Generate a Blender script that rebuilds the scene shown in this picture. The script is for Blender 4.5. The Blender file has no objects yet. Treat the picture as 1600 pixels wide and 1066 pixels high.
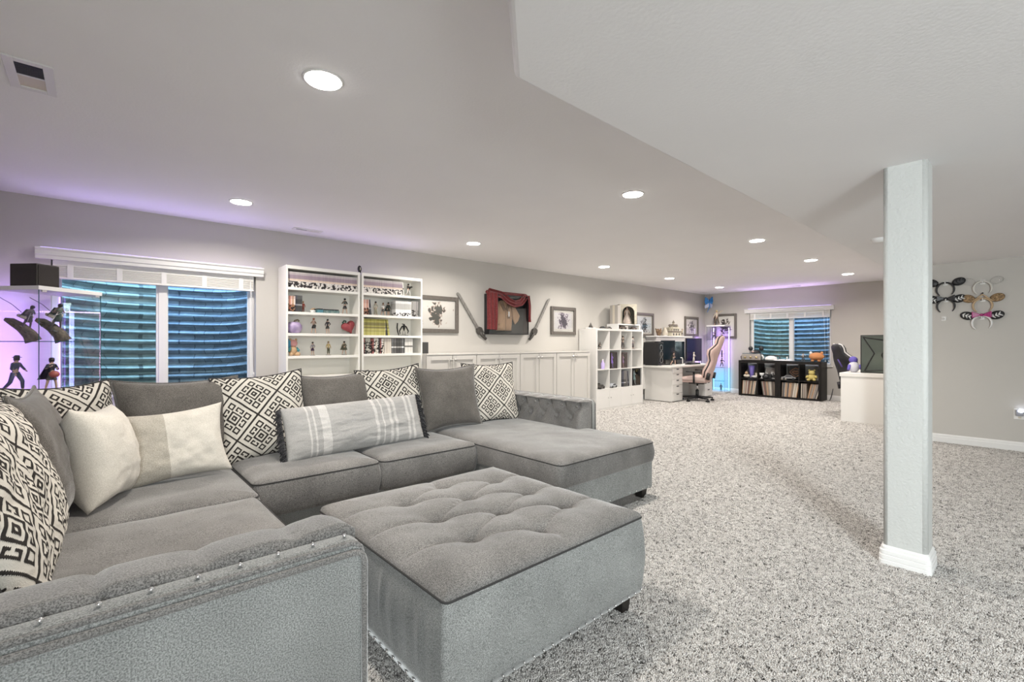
import bpy, math, random
import numpy as np
from mathutils import Vector, Matrix, noise as mnoise
random.seed(7)
PI = math.pi
SC = bpy.context.scene
COL = SC.collection
R = math.radians

# ------------------------------------------------------------------ camera, world, exposure, daylight
cam = bpy.data.cameras.new('camera')
cam.sensor_width = 36; cam.lens = 16.38; cam.shift_y = 0.0022
cam.clip_start = 0.02; cam.clip_end = 100
co = bpy.data.objects.new('camera', cam); COL.objects.link(co)
co.location = (0, 0, 1.205); co.rotation_euler = (R(90), 0, R(48.2 - 90))
SC.camera = co
vs = SC.view_settings
SC.display_settings.display_device = 'sRGB'
vs.view_transform = 'Standard'; vs.look = 'None'; vs.gamma = 1; vs.use_curve_mapping = False
vs.exposure = 1.08
W = bpy.data.worlds.new('sky'); SC.world = W; W.use_nodes = True
bg = W.node_tree.nodes['Background']
bg.inputs[0].default_value = (0.38, 0.62, 1.0, 1); bg.inputs[1].default_value = 7.0
try:
    SC.cycles.use_denoising = True
    SC.cycles.transparent_max_bounces = 32
    SC.cycles.max_bounces = 10; SC.cycles.diffuse_bounces = 6; SC.cycles.glossy_bounces = 4
    SC.cycles.sample_clamp_indirect = 4.0
    SC.cycles.caustics_reflective = False; SC.cycles.caustics_refractive = False
except Exception:
    pass
CAN_POWER = 13.3
DAY_POWER = 112.0

def area_light(name, loc, aim, sx, sy, power, color, spread=180, shape='RECTANGLE'):
    l = bpy.data.lights.new(name, 'AREA'); l.shape = shape; l.size = sx; l.size_y = sy
    l.energy = power; l.color = color; l.spread = R(spread)
    o = bpy.data.objects.new(name, l); COL.objects.link(o); o.location = loc
    o.rotation_euler = (Vector(aim) - Vector(loc)).to_track_quat('-Z', 'Y').to_euler()
    return o
# assumed daylight: area light added by the end wall, behind the camera; no door built
area_light('assumed_daylight', (-.98, -2.35, 1.5), (3.2, .5, .45), 1.7, 1.5, DAY_POWER, (0.92, 0.99, 1.0), 125)

# ------------------------------------------------------------------ mesh helpers
class MB:
    def __init__(s): s.v = []; s.f = []; s.m = []; s.mi = 0; s.T = Matrix.Identity(4)
    def add(s, vs, fs):
        b = len(s.v)
        if s.T == Matrix.Identity(4): s.v += [tuple(p) for p in vs]
        else: s.v += [tuple(s.T @ Vector(p)) for p in vs]
        for f in fs: s.f.append(tuple(b + i for i in f)); s.m.append(s.mi)
        return s
    def box(s, a, b):
        (x0, y0, z0), (x1, y1, z1) = [[min(p) for p in zip(a, b)], [max(p) for p in zip(a, b)]]
        return s.add([(x0,y0,z0),(x1,y0,z0),(x1,y1,z0),(x0,y1,z0),(x0,y0,z1),(x1,y0,z1),(x1,y1,z1),(x0,y1,z1)],
                     [(0,3,2,1),(4,5,6,7),(0,1,5,4),(1,2,6,5),(2,3,7,6),(3,0,4,7)])
    def tube(s, pts, r, n=8, closed=False, caps=True):
        pts = [Vector(p) for p in pts]; N = len(pts)
        rr = r if isinstance(r, (list, tuple)) else [r] * N
        vs = []; fs = []; ref = None
        for i, p in enumerate(pts):
            if closed: d = pts[(i+1) % N] - pts[i-1]
            else: d = pts[min(i+1, N-1)] - pts[max(i-1, 0)]
            if d.length < 1e-9: d = Vector((0,0,1))
            d.normalize()
            if ref is None: ref = d.orthogonal().normalized()
            ref = (ref - d * ref.dot(d))
            if ref.length < 1e-6: ref = d.orthogonal()
            ref.normalize(); q = d.cross(ref)
            for k in range(n):
                a = 2*PI*k/n; vs.append(p + (ref*math.cos(a) + q*math.sin(a)) * rr[i])
        L = N if closed else N-1
        for i in range(L):
            for k in range(n):
                a = i*n+k; b = i*n+(k+1) % n; j = (i+1) % N
                fs.append((a, b, j*n+(k+1) % n, j*n+k))
        if caps and not closed:
            fs.append(tuple(range(n-1, -1, -1))); fs.append(tuple((N-1)*n+k for k in range(n)))
        return s.add(vs, fs)
    def cyl(s, a, b, r0, r1=None, n=14): return s.tube([a, b], [r0, r0 if r1 is None else r1], n)
    def lathe(s, prof, c=(0,0,0), n=18, sx=1, sy=1):
        vs = []; fs = []; m = len(prof)
        for (r, z) in prof:
            for k in range(n):
                a = 2*PI*k/n; vs.append((c[0]+r*math.cos(a)*sx, c[1]+r*math.sin(a)*sy, c[2]+z))
        for i in range(m-1):
            for k in range(n): fs.append((i*n+k, i*n+(k+1) % n, (i+1)*n+(k+1) % n, (i+1)*n+k))
        fs.append(tuple(range(n-1, -1, -1))); fs.append(tuple((m-1)*n+k for k in range(n)))
        return s.add(vs, fs)
    def ell(s, c, rx, ry, rz, n=12, m=8):
        return s.lathe([(max(1e-4, math.sin(PI*i/m)), -rz*math.cos(PI*i/m)) for i in range(m+1)], c, n, rx, ry)
    def prism(s, poly, d0, d1, ax='z'):
        n = len(poly)
        def P(p, d): return {'z': (p[0], p[1], d), 'y': (p[0], d, p[1]), 'x': (d, p[0], p[1])}[ax]
        vs = [P(p, d0) for p in poly] + [P(p, d1) for p in poly]
        fs = [tuple(range(n-1, -1, -1)), tuple(range(n, 2*n))] + [(i, (i+1) % n, n+(i+1) % n, n+i) for i in range(n)]
        return s.add(vs, fs)
    def grid(s, nu, nv, fn):
        vs = [fn(i/(nu-1), j/(nv-1)) for j in range(nv) for i in range(nu)]
        return s.add(vs, [(j*nu+i, j*nu+i+1, (j+1)*nu+i+1, (j+1)*nu+i) for j in range(nv-1) for i in range(nu-1)])
    def loft(s, rings, cap0=True, cap1=True):
        n = len(rings[0]); vs = [p for r in rings for p in r]; fs = []
        for i in range(len(rings)-1):
            for k in range(n): fs.append((i*n+k, i*n+(k+1) % n, (i+1)*n+(k+1) % n, (i+1)*n+k))
        if cap0: fs.append(tuple(range(n-1, -1, -1)))
        if cap1: fs.append(tuple((len(rings)-1)*n+k for k in range(n)))
        return s.add(vs, fs)
    def mesh(s, name, mats, smooth=False, fix=True):
        me = bpy.data.meshes.new(name); me.from_pydata(s.v, [], s.f)
        for m in (mats if isinstance(mats, (list, tuple)) else [mats]): me.materials.append(m)
        if max(s.m, default=0): me.polygons.foreach_set('material_index', s.m)
        if fix:
            import bmesh
            bm = bmesh.new(); bm.from_mesh(me); bmesh.ops.recalc_face_normals(bm, faces=bm.faces); bm.to_mesh(me); bm.free()
        if smooth: me.polygons.foreach_set('use_smooth', [True]*len(me.polygons))
        me.update(); return me
    def build(s, name, mats, parent=None, smooth=False, bevel=0, seg=2, loc=None, rot=None):
        o = bpy.data.objects.new(name, s.mesh(name, mats, smooth)); COL.objects.link(o)
        if parent is not None: o.parent = parent
        if loc: o.location = loc
        if rot: o.rotation_euler = rot
        if bevel:
            b = o.modifiers.new('bevel', 'BEVEL'); b.width = bevel; b.segments = seg; b.limit_method = 'ANGLE'; b.angle_limit = R(40)
        if smooth and not bevel: pass
        return o

def tag(o, label=None, cat=None, group=None, kind=None):
    if label: o['label'] = label
    if cat: o['category'] = cat
    if group: o['group'] = group
    if kind: o['kind'] = kind
    return o
def thing(name, label, cat, loc=(0,0,0), rz=0, group=None, rot=None):
    o = bpy.data.objects.new(name, None); COL.objects.link(o); o.empty_display_size = .05
    o.location = loc; o.rotation_euler = rot if rot else (0, 0, rz)
    return tag(o, label, cat, group)
def struct(o, label=None): return tag(o, label, None, None, 'structure')
def kids(o): return [c for c in COL.objects if c.parent == o]
def dup(root, loc, rz=None, label=None, rot=None, group=None):
    r = root.copy(); COL.objects.link(r); r.location = loc
    if rz is not None: r.rotation_euler = (0, 0, rz)
    if rot is not None: r.rotation_euler = rot
    if label: r['label'] = label
    if group: r['group'] = group
    for ch in kids(root):
        c = ch.copy(); COL.objects.link(c); c.parent = r
        for g in kids(ch):
            d = g.copy(); COL.objects.link(d); d.parent = c
    return r
def share(src, name, parent, loc, rot=None):
    o = src.copy(); o.name = name; COL.objects.link(o); o.parent = parent; o.location = loc
    if rot: o.rotation_euler = rot
    return o
def fbm(x, y, z, o=3): return mnoise.fractal(Vector((x, y, z)), 1.0, 2.0, o)

# ------------------------------------------------------------------ materials
MATS = {}
def mat(name, col, rough=.6, metal=0, noise=0, nscale=30, bump=0, bscale=200, bdist=.002, sheen=0, emit=0, ecol=None, alpha=1, spec=.5, coat=0, col2=None, coord='Object'):
    if name in MATS: return MATS[name]
    m = bpy.data.materials.new(name); m.use_nodes = True; MATS[name] = m
    nt = m.node_tree; N = nt.nodes; L = nt.links; b = N['Principled BSDF']
    b.inputs['Base Color'].default_value = (*col, 1); b.inputs['Roughness'].default_value = rough
    b.inputs['Metallic'].default_value = metal; b.inputs['Specular IOR Level'].default_value = spec
    b.inputs['Coat Weight'].default_value = coat
    if sheen:
        b.inputs['Sheen Weight'].default_value = sheen; b.inputs['Sheen Roughness'].default_value = .4
    if emit:
        b.inputs['Emission Color'].default_value = (*(ecol or col), 1); b.inputs['Emission Strength'].default_value = emit
    tc = N.new('ShaderNodeTexCoord')
    n = N.new('ShaderNodeTexNoise'); n.inputs['Scale'].default_value = nscale; n.inputs['Detail'].default_value = 4
    L.new(tc.outputs[coord], n.inputs['Vector'])
    if noise or col2:
        r = N.new('ShaderNodeValToRGB'); e = r.color_ramp.elements
        e[0].position = .3; e[1].position = .7
        c2 = col2 or tuple(min(1, c*(1+noise)) for c in col)
        c1 = col if col2 else tuple(c*(1-noise) for c in col)
        e[0].color = (*c1, 1); e[1].color = (*c2, 1)
        L.new(n.outputs['Fac'], r.inputs['Fac']); L.new(r.outputs['Color'], b.inputs['Base Color'])
    else:
        # faint unevenness so that every surface stays procedural
        r = N.new('ShaderNodeMapRange'); r.inputs['To Min'].default_value = max(0, rough-.04); r.inputs['To Max'].default_value = min(1, rough+.04)
        L.new(n.outputs['Fac'], r.inputs['Value']); L.new(r.outputs['Result'], b.inputs['Roughness'])
    if bump:
        n2 = N.new('ShaderNodeTexNoise'); n2.inputs['Scale'].default_value = bscale; n2.inputs['Detail'].default_value = 3
        L.new(tc.outputs[coord], n2.inputs['Vector'])
        bp = N.new('ShaderNodeBump'); bp.inputs['Strength'].default_value = bump; bp.inputs['Distance'].default_value = bdist
        L.new(n2.outputs['Fac'], bp.inputs['Height']); L.new(bp.outputs['Normal'], b.inputs['Normal'])
    return m
def glass(name, tint=(1, 1, 1), refl=1.0, rough=.0):
    m = bpy.data.materials.new(name); m.use_nodes = True; nt = m.node_tree; N = nt.nodes; L = nt.links
    N.clear(); out = N.new('ShaderNodeOutputMaterial'); mx = N.new('ShaderNodeMixShader')
    t = N.new('ShaderNodeBsdfTransparent'); t.inputs[0].default_value = (*tint, 1)
    g = N.new('ShaderNodeBsdfGlossy'); g.inputs['Roughness'].default_value = rough
    fr = N.new('ShaderNodeFresnel'); fr.inputs['IOR'].default_value = 1.5
    mul = N.new('ShaderNodeMath'); mul.operation = 'MULTIPLY'; mul.inputs[1].default_value = refl
    L.new(fr.outputs[0], mul.inputs[0]); L.new(mul.outputs[0], mx.inputs[0])
    L.new(t.outputs[0], mx.inputs[1]); L.new(g.outputs[0], mx.inputs[2]); L.new(mx.outputs[0], out.inputs[0])
    return m

M_wall = mat('wall_paint', (.535, .515, .485), .85, bump=.25, bscale=90, bdist=.002, noise=.015, nscale=2)
M_ceil = mat('ceiling_paint', (.89, .885, .895), .9, bump=.3, bscale=70, bdist=.003, noise=.01, nscale=2)
M_col = mat('column_paint', (.54, .55, .535), .8, bump=.6, bscale=75, bdist=.006, noise=.01, nscale=3)
M_trim = mat('trim_white', (.78, .775, .765), .45)
M_white = mat('white_laminate', (.74, .725, .70), .4)
M_whitec = mat('white_cabinet', (.58, .56, .53), .45)
M_black = mat('black_plastic', (.015, .015, .017), .45)
M_espresso = mat('espresso_laminate', (.010, .0085, .008), .5, noise=.15, nscale=40, spec=.3)
M_dkgrey = mat('dark_grey', (.07, .07, .075), .5)
M_bookwhite = mat('bookcase_white', (.86, .845, .80), .4)
M_metal = mat('brushed_metal', (.55, .54, .52), .35, metal=.9)
M_chrome = mat('chrome', (.8, .8, .8), .12, metal=1)
M_cream = mat('cream_plastic', (.66, .6, .5), .5)
M_glass = glass('clear_glass', (.975, .985, .985), .12)
M_pane = glass('window_glass', (.80, .90, .95), .55)
M_screen = glass('screened_glass', (.84, .95, .88), .9)
M_glassedge = mat('glass_edge', (.03, .09, .10), .2)
M_led_w = mat('led_diffuser', (1, .98, .95), .5, emit=14, ecol=(1, .97, .92))

def fabric(name, c1, c2, scale=260, bump=.6, bd=.003, sheen=.6, big=.18):
    m = bpy.data.materials.new(name); m.use_nodes = True; MATS[name] = m
    nt = m.node_tree; N = nt.nodes; L = nt.links; b = N['Principled BSDF']
    b.inputs['Roughness'].default_value = .9; b.inputs['Specular IOR Level'].default_value = .15
    b.inputs['Sheen Weight'].default_value = sheen; b.inputs['Sheen Roughness'].default_value = .35
    tc = N.new('ShaderNodeTexCoord')
    n = N.new('ShaderNodeTexNoise'); n.inputs['Scale'].default_value = scale; n.inputs['Detail'].default_value = 3; n.inputs['Roughness'].default_value = .7
    n3 = N.new('ShaderNodeTexNoise'); n3.inputs['Scale'].default_value = 5; n3.inputs['Detail'].default_value = 3
    for q in (n, n3): L.new(tc.outputs['Object'], q.inputs['Vector'])
    r = N.new('ShaderNodeValToRGB'); e = r.color_ramp.elements; e[0].position = .40; e[1].position = .60
    e[0].color = (*c1, 1); e[1].color = (*c2, 1); L.new(n.outputs['Fac'], r.inputs['Fac'])
    mr = N.new('ShaderNodeMapRange'); mr.inputs['From Min'].default_value = .3; mr.inputs['From Max'].default_value = .7
    mr.inputs['To Min'].default_value = 1-big; mr.inputs['To Max'].default_value = 1+big; L.new(n3.outputs['Fac'], mr.inputs['Value'])
    hs = N.new('ShaderNodeHueSaturation'); L.new(r.outputs['Color'], hs.inputs['Color']); L.new(mr.outputs['Result'], hs.inputs['Value'])
    L.new(hs.outputs['Color'], b.inputs['Base Color'])
    bp = N.new('ShaderNodeBump'); bp.inputs['Strength'].default_value = bump; bp.inputs['Distance'].default_value = bd
    L.new(n.outputs['Fac'], bp.inputs['Height']); L.new(bp.outputs['Normal'], b.inputs['Normal'])
    return m
M_chenille = fabric('grey_chenille', (.095, .092, .089), (.27, .262, .253), 300, .14)
M_chenille_lit = fabric('grey_chenille_lit', (.14, .146, .143), (.36, .366, .358), 300, .14, big=.12)  # chenille for upright faces; nap sheen and daylight put into a lighter, cooler colour
M_pillowgrey = fabric('taupe_chenille', (.085, .078, .072), (.20, .187, .172), 300, .5)
M_piping = mat('dark_piping', (.035, .034, .034), .9)
M_linen = fabric('cream_linen', (.56, .53, .47), (.72, .69, .63), 320, .4, .0015, .2, .04)
M_linen2 = fabric('oat_linen', (.36, .33, .28), (.56, .53, .47), 320, .5, .002, .2, .06)
M_fringe = fabric('charcoal_fringe', (.01, .01, .012), (.05, .05, .055), 200, .8, .004, .3)
M_leg = mat('dark_wood_leg', (.012, .010, .009), .4)
M_crystal = mat('crystal_stud', (.85, .85, .86), .1, metal=.9)

# ------------------------------------------------------------------ setting: floor, walls, ceiling, soffit, column
YW, XF, XR, XE, YN, ZC, ZS = 5.52, 11.45, 7.6, -1.05, -3.4, 2.43, 2.16
def carpet_mat():
    m = bpy.data.materials.new('frieze_carpet'); m.use_nodes = True; nt = m.node_tree; N = nt.nodes; L = nt.links; b = N['Principled BSDF']
    b.inputs['Roughness'].default_value = .95; b.inputs['Specular IOR Level'].default_value = .1
    tc = N.new('ShaderNodeTexCoord')
    n = N.new('ShaderNodeTexNoise'); n.inputs['Scale'].default_value = 105; n.inputs['Detail'].default_value = 4; n.inputs['Roughness'].default_value = .75
    n.inputs['Distortion'].default_value = .6
    p = N.new('ShaderNodeTexNoise'); p.inputs['Scale'].default_value = 2.2; p.inputs['Detail'].default_value = 4
    for q in (n, p): L.new(tc.outputs['Object'], q.inputs['Vector'])
    r = N.new('ShaderNodeValToRGB'); e = r.color_ramp.elements
    e[0].position = .30; e[0].color = (.10, .092, .086, 1); e[1].position = .66; e[1].color = (.72, .69, .66, 1)
    k = e.new(.47); k.color = (.46, .435, .41, 1)
    L.new(n.outputs['Fac'], r.inputs['Fac'])
    mr = N.new('ShaderNodeMapRange'); mr.inputs['From Min'].default_value = .35; mr.inputs['From Max'].default_value = .65
    mr.inputs['To Min'].default_value = .90; mr.inputs['To Max'].default_value = 1.08; L.new(p.outputs['Fac'], mr.inputs['Value'])
    hs = N.new('ShaderNodeHueSaturation'); L.new(r.outputs['Color'], hs.inputs['Color']); L.new(mr.outputs['Result'], hs.inputs['Value'])
    L.new(hs.outputs['Color'], b.inputs['Base Color'])
    bp = N.new('ShaderNodeBump'); bp.inputs['Strength'].default_value = .9; bp.inputs['Distance'].default_value = .012
    L.new(n.outputs['Fac'], bp.inputs['Height']); L.new(bp.outputs['Normal'], b.inputs['Normal'])
    return m
M_carpet = carpet_mat()
struct(MB().box((XE-.15, YN-.15, -.12), (XF+.15, YW+.15, 0)).build('floor', M_carpet), 'speckled grey and cream frieze carpet across the whole room')
struct(MB().box((XE-.15, YN-.15, ZC), (XF+.15, YW+.15, ZC+.12)).build('ceiling', M_ceil))
struct(MB().prism([(1.13, 1.25), (XE, -.93), (XE, YN), (XF, YN), (XF, 1.25)], ZS, ZC+.02).build('ceiling_soffit', M_ceil, bevel=.02, seg=3))
def wall_y(name, x0, x1, y0, y1, openings=()):
    mb = MB(); xs = x0
    for (a, b, z0, z1) in openings:
        mb.box((xs, y0, 0), (a, y1, ZC)); mb.box((a, y0, 0), (b, y1, z0)); mb.box((a, y0, z1), (b, y1, ZC)); xs = b
    mb.box((xs, y0, 0), (x1, y1, ZC)); return struct(mb.build(name, M_wall))
def wall_x(name, y0, y1, x0, x1, openings=()):
    mb = MB(); ys = y0
    for (a, b, z0, z1) in openings:
        mb.box((x0, ys, 0), (x1, a, ZC)); mb.box((x0, a, 0), (x1, b, z0)); mb.box((x0, a, z1), (x1, b, ZC)); ys = b
    mb.box((x0, ys, 0), (x1, y1, ZC)); return struct(mb.build(name, M_wall))
W1 = (-.28, 1.275, .745, 1.93); W2 = (2.81, 4.44, .73, 1.93)
wall_y('wall_left', XE-.15, XF+.15, YW, YW+.17, [W1])
wall_x('wall_far', 1.25, YW, XF, XF+.17, [W2])
wall_x('wall_right', YN, 1.25, XR, XR+.15)
wall_y('wall_inner', XR+.15, XF, 1.10, 1.25)
wall_x('wall_end', YN, YW, XE-.15, XE)
wall_y('wall_near', XE-.15, XR+.15, YN-.15, YN)
# baseboards: stepped profile
def base_prof(): return [(0, 0), (.016, 0), (.016, .075), (.012, .08), (.012, .10), (.006, .112), (0, .115)]
def baseboard(name, kind, fixed, a, b, sgn):
    mb = MB(); pr = base_prof()
    if kind == 'y': mb.prism([(fixed+sgn*d, z) for d, z in pr], a, b, 'x')
    else: mb.prism([(fixed+sgn*d, z) for d, z in pr], a, b, 'y')
    return struct(mb.build(name, M_trim))
baseboard('baseboard_left', 'y', YW, XE, XF, -1)
baseboard('baseboard_far', 'x', XF, 1.25, YW, -1)
baseboard('baseboard_right', 'x', XR, YN, 1.25, -1)
baseboard('baseboard_inner', 'y', 1.25, XR, XF, 1)

# support column with bullnose corners and its own ribbed base
CX0, CX1, CY0, CY1 = 3.205, 3.385, .362, .548
def rrect(x0, x1, y0, y1, r, z, c=5, m=1, f=None):
    pts = []
    cs = [(x1-r, y1-r, 0), (x0+r, y1-r, 90), (x0+r, y0+r, 180), (x1-r, y0+r, 270)]
    for i, (cx, cy, a0) in enumerate(cs):
        arc = [(cx+r*math.cos(R(a0+90*k/c)), cy+r*math.sin(R(a0+90*k/c))) for k in range(c+1)]
        nx = cs[(i+1) % 4]; a1 = R(nx[2]); q = (nx[0]+r*math.cos(a1), nx[1]+r*math.sin(a1)); p = arc[-1]
        pts += arc + [(p[0]+(q[0]-p[0])*k/m, p[1]+(q[1]-p[1])*k/m) for k in range(1, m)]
    return [(x, y, z+(f(x, y) if f else 0)) for x, y in pts]
col_o = struct(MB().loft([rrect(CX0, CX1, CY0, CY1, .022, 0), rrect(CX0, CX1, CY0, CY1, .022, ZS)]).build('column', M_col, smooth=False))
col_o.data.polygons.foreach_set('use_smooth', [len(p.vertices) == 4 and p.area < .05 for p in col_o.data.polygons])
prof = [(.018, 0), (.018, .028), (.014, .031), (.014, .034), (.017, .037), (.017, .056), (.012, .059), (.012, .062), (.015, .065), (.015, .082), (.009, .086), (.009, .100), (.002, .108)]
MB().loft([rrect(CX0-d, CX1+d, CY0-d, CY1+d, .024, z) for d, z in prof]).build('baseboard', M_trim, col_o)

# ------------------------------------------------------------------ windows, wells, blinds
def pane_frame(mb, a, b, z0, z1, y0, y1, w, T=None):
    mb.box((a, y0, z0), (a+w, y1, z1)); mb.box((b-w, y0, z0), (b, y1, z1)); mb.box((a+w, y0, z0), (b-w, y1, z0+w)); mb.box((a+w, y0, z1-w), (b-w, y1, z1))
def well_mat():
    m = bpy.data.materials.new('stone_print_liner'); m.use_nodes = True; nt = m.node_tree; N = nt.nodes; L = nt.links; b = N['Principled BSDF']
    b.inputs['Roughness'].default_value = .45; b.inputs['Metallic'].default_value = .25
    tc = N.new('ShaderNodeTexCoord'); mp = N.new('ShaderNodeMapping'); L.new(tc.outputs['UV'], mp.inputs['Vector'])
    br = N.new('ShaderNodeTexBrick'); br.inputs['Scale'].default_value = 1; br.inputs['Brick Width'].default_value = .17; br.inputs['Row Height'].default_value = .055
    br.inputs['Mortar Size'].default_value = .004; br.inputs['Color1'].default_value = (.30, .31, .32, 1); br.inputs['Color2'].default_value = (.52, .52, .51, 1); br.inputs['Mortar'].default_value = (.17, .17, .18, 1)
    L.new(mp.outputs['Vector'], br.inputs['Vector'])
    n = N.new('ShaderNodeTexNoise'); n.inputs['Scale'].default_value = 14; n.inputs['Detail'].default_value = 5; L.new(tc.outputs['Object'], n.inputs['Vector'])
    mx = N.new('ShaderNodeMix'); mx.data_type = 'RGBA'; mx.blend_type = 'MULTIPLY'; mx.inputs[0].default_value = .6
    r = N.new('ShaderNodeValToRGB'); r.color_ramp.elements[0].position = .3; r.color_ramp.elements[0].color = (.45, .45, .45, 1); r.color_ramp.elements[1].position = .7
    L.new(n.outputs['Fac'], r.inputs['Fac']); L.new(br.outputs['Color'], mx.inputs[6]); L.new(r.outputs['Color'], mx.inputs[7]); L.new(mx.outputs[2], b.inputs['Base Color'])
    return m
M_well = well_mat()
M_gravel = mat('well_gravel', (.20, .19, .17), .9, noise=.5, nscale=60, bump=1, bscale=50, bdist=.02)
def window(name, Wn, n, place, mull, label_well):
    a, b, z0, z1 = Wn; w = b-a
    root = bpy.data.objects.new(name, None); COL.objects.link(root); struct(root)
    root.location, root.rotation_euler = place          # local x along wall, local y outwards
    mb = MB(); pane_frame(mb, 0, w, z0, z1, .085, .15, .045); mb.box((mull-.033, .085, z0+.045), (mull+.033, .15, z1-.045)); mb.build('frame', M_trim, root, bevel=.004)
    s = MB(); pane_frame(s, .045, mull-.033, z0+.045, z1-.045, .092, .12, .018); sa = s.build('sash', M_trim, root, bevel=.003)
    MB().box((.06, .104, z0+.06), (mull-.05, .108, z1-.06)).build('pane', M_screen, sa)
    s = MB(); pane_frame(s, mull+.033, w-.045, z0+.045, z1-.045, .11, .138, .012); sb = s.build('sash', M_trim, root, bevel=.003)
    MB().box((mull+.045, .122, z0+.057), (w-.057, .126, z1-.057)).build('pane', M_pane, sb)
    MB().box((-.03, -.03, z0-.025), (w+.03, .09, z0)).build('sill', M_trim, root, bevel=.006)
    # corrugated well liner outside
    W0 = w/2+.16; D = .78; zb, zt = z0-.35, z1+.42; nu = 48; nv = 190
    t = thing('window_well', label_well, 'window well', (0, 0, 0)); t.location = root.location; t.rotation_euler = root.rotation_euler
    mb = MB()
    uvs = []
    def fn(u, v):
        z = zb+(zt-zb)*v; off = .024*math.sin(2*PI*z/.098)+.010*fbm(u*5, z*9, n, 3)
        th = PI*u; ex = .55
        c = math.cos(th); s_ = math.sin(th)
        X = -math.copysign(abs(c)**ex, c)*(W0+off); Y = (abs(s_)**ex)*(D+off)
        sag = .03*math.sin(PI*u*2+n)
        return (w/2+X, .19+Y, z+sag)
    mb.grid(nu, nv, fn); o = mb.build('liner', M_well, t, smooth=True)
    uv = o.data.uv_layers.new(name='UVMap'); vi = np.zeros(len(o.data.loops), int); o.data.loops.foreach_get('vertex_index', vi)
    U = (vi % nu)/(nu-1)*2.6; V = (vi//nu)/(nv-1)*(zt-zb); uv.data.foreach_set('uv', np.stack([U, V], 1).ravel())
    MB().box((w/2-W0-.1, .19, zb-.05), (w/2+W0+.1, .19+D+.1, zb+.12)).build('gravel', M_gravel, t)['kind'] = 'stuff'
    # blind: moulded valance, headrail, gathered slats, bottom rail, cords
    return root
win1 = window('window_1', W1, 1, ((W1[0], YW, 0), (0, 0, 0)), .765, 'corrugated stone print well liner outside the big window by the display cabinet')
win2 = window('window_2', W2, 2, ((XF, W2[1], 0), (0, 0, -PI/2)), .86, 'corrugated stone print well liner outside the far window above the black shelves')
def blind(label, place, w, ztop, drop, wand):
    t = thing('window_blind', label, 'blind'); t.location, t.rotation_euler = place
    MB().prism([(0, ztop), (-.085, ztop), (-.085, ztop-.012), (-.07, ztop-.022), (-.07, ztop-.058), (-.058, ztop-.066), (-.058, ztop-.09), (0, ztop-.09)], -.09, w+.06, 'x').build('valance', M_trim, t)
    MB().box((.01, .0, ztop-.13), (w-.02, .055, ztop-.085)).build('headrail', M_trim, t, bevel=.003)
    n = 9; zz = ztop-.13
    for k in range(n):
        MB().box((.012, -.002, zz-.0105*(k+1)+.004), (w-.022, .052-.003*(k%2), zz-.0105*k)).build('slat', M_bookwhite, t)
    zb = zz-.0105*n
    MB().box((.01, -.004, zb-.02), (w-.02, .054, zb)).build('bottom_rail', M_bookwhite, t, bevel=.003)
    for k in range(5):
        x = .12+(w-.26)*k/4; MB().box((x-.02, -.007, zb-.02), (x+.02, -.004, ztop-.10)).build('ladder_tape', M_trim, t)
    for x in wand:
        mb = MB(); mb.tube([(x, -.01, ztop-.1), (x+.012, -.012, ztop-.45), (x+.03, -.012, ztop-drop)], .0035, 6)
        c = mb.build('cord', M_trim, t, smooth=True); MB().lathe([(.002, 0), (.008, -.01), (.009, -.035), (.004, -.04)], (x+.03, -.012, ztop-drop), 8).build('tassel', M_trim, c, smooth=True)
blind('white wooden blind gathered up under the moulded valance of the window by the display cabinet', ((W1[0], YW, 0), (0, 0, 0)), W1[1]-W1[0], 2.0, 1.1, [1.50])
blind('white wooden blind gathered up at the far window over the black shelves', ((XF, W2[1], 0), (0, 0, -PI/2)), W2[1]-W2[0], 2.0, 1.15, [1.5, 1.56])

# ------------------------------------------------------------------ recessed lights, vents
def can(x, y, label, z=ZC, vis=True):
    t = thing('recessed_light', label, 'ceiling light', (x, y, z), group=None)
    MB().lathe([(.062, 0), (.062, -.006), (.088, -.004), (.092, 0)], (0, 0, 0), 28).build('trim_ring', M_trim, t, smooth=True)
    MB().lathe([(.002, -.0075), (.078, -.0075), (.08, -.0045)], (0, 0, 0), 28).build('diffuser', M_led_w, t)
    l = bpy.data.lights.new('can_lamp', 'AREA'); l.shape = 'DISK'; l.size = .15; l.energy = CAN_POWER; l.color = (1, .93, .84); l.spread = R(158)
    o = bpy.data.objects.new('can_lamp', l); COL.objects.link(o); o.parent = t; o.location = (0, 0, -.012)
LIGHTS = [(.79, 2.2, 'large bright round ceiling light above the grey ottoman, nearest of all'), (.94, 4.57, 'round recessed light in front of the window by the display cabinet'),
    (3.45, 4.57, 'round recessed light above the right bookcase and first framed print'), (3.29, 2.19, 'bright round ceiling light over the carpet beside the long soffit edge, second along it'),
    (6.06, 4.57, 'round recessed light in front of the white cube shelf wall'), (8.07, 4.57, 'round recessed light near the wall between cube shelf and desk'),
    (10.17, 4.57, 'round recessed light in the far corner by the glowing glass tower'), (5.87, 2.19, 'third round ceiling light along the soffit edge'),
    (7.85, 2.18, 'fourth round ceiling light along the soffit edge, before the far one'), (9.9, 2.18, 'farthest round ceiling light beside the soffit near the far wall')]
for x, y, l in LIGHTS: can(x, y, l)
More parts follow.
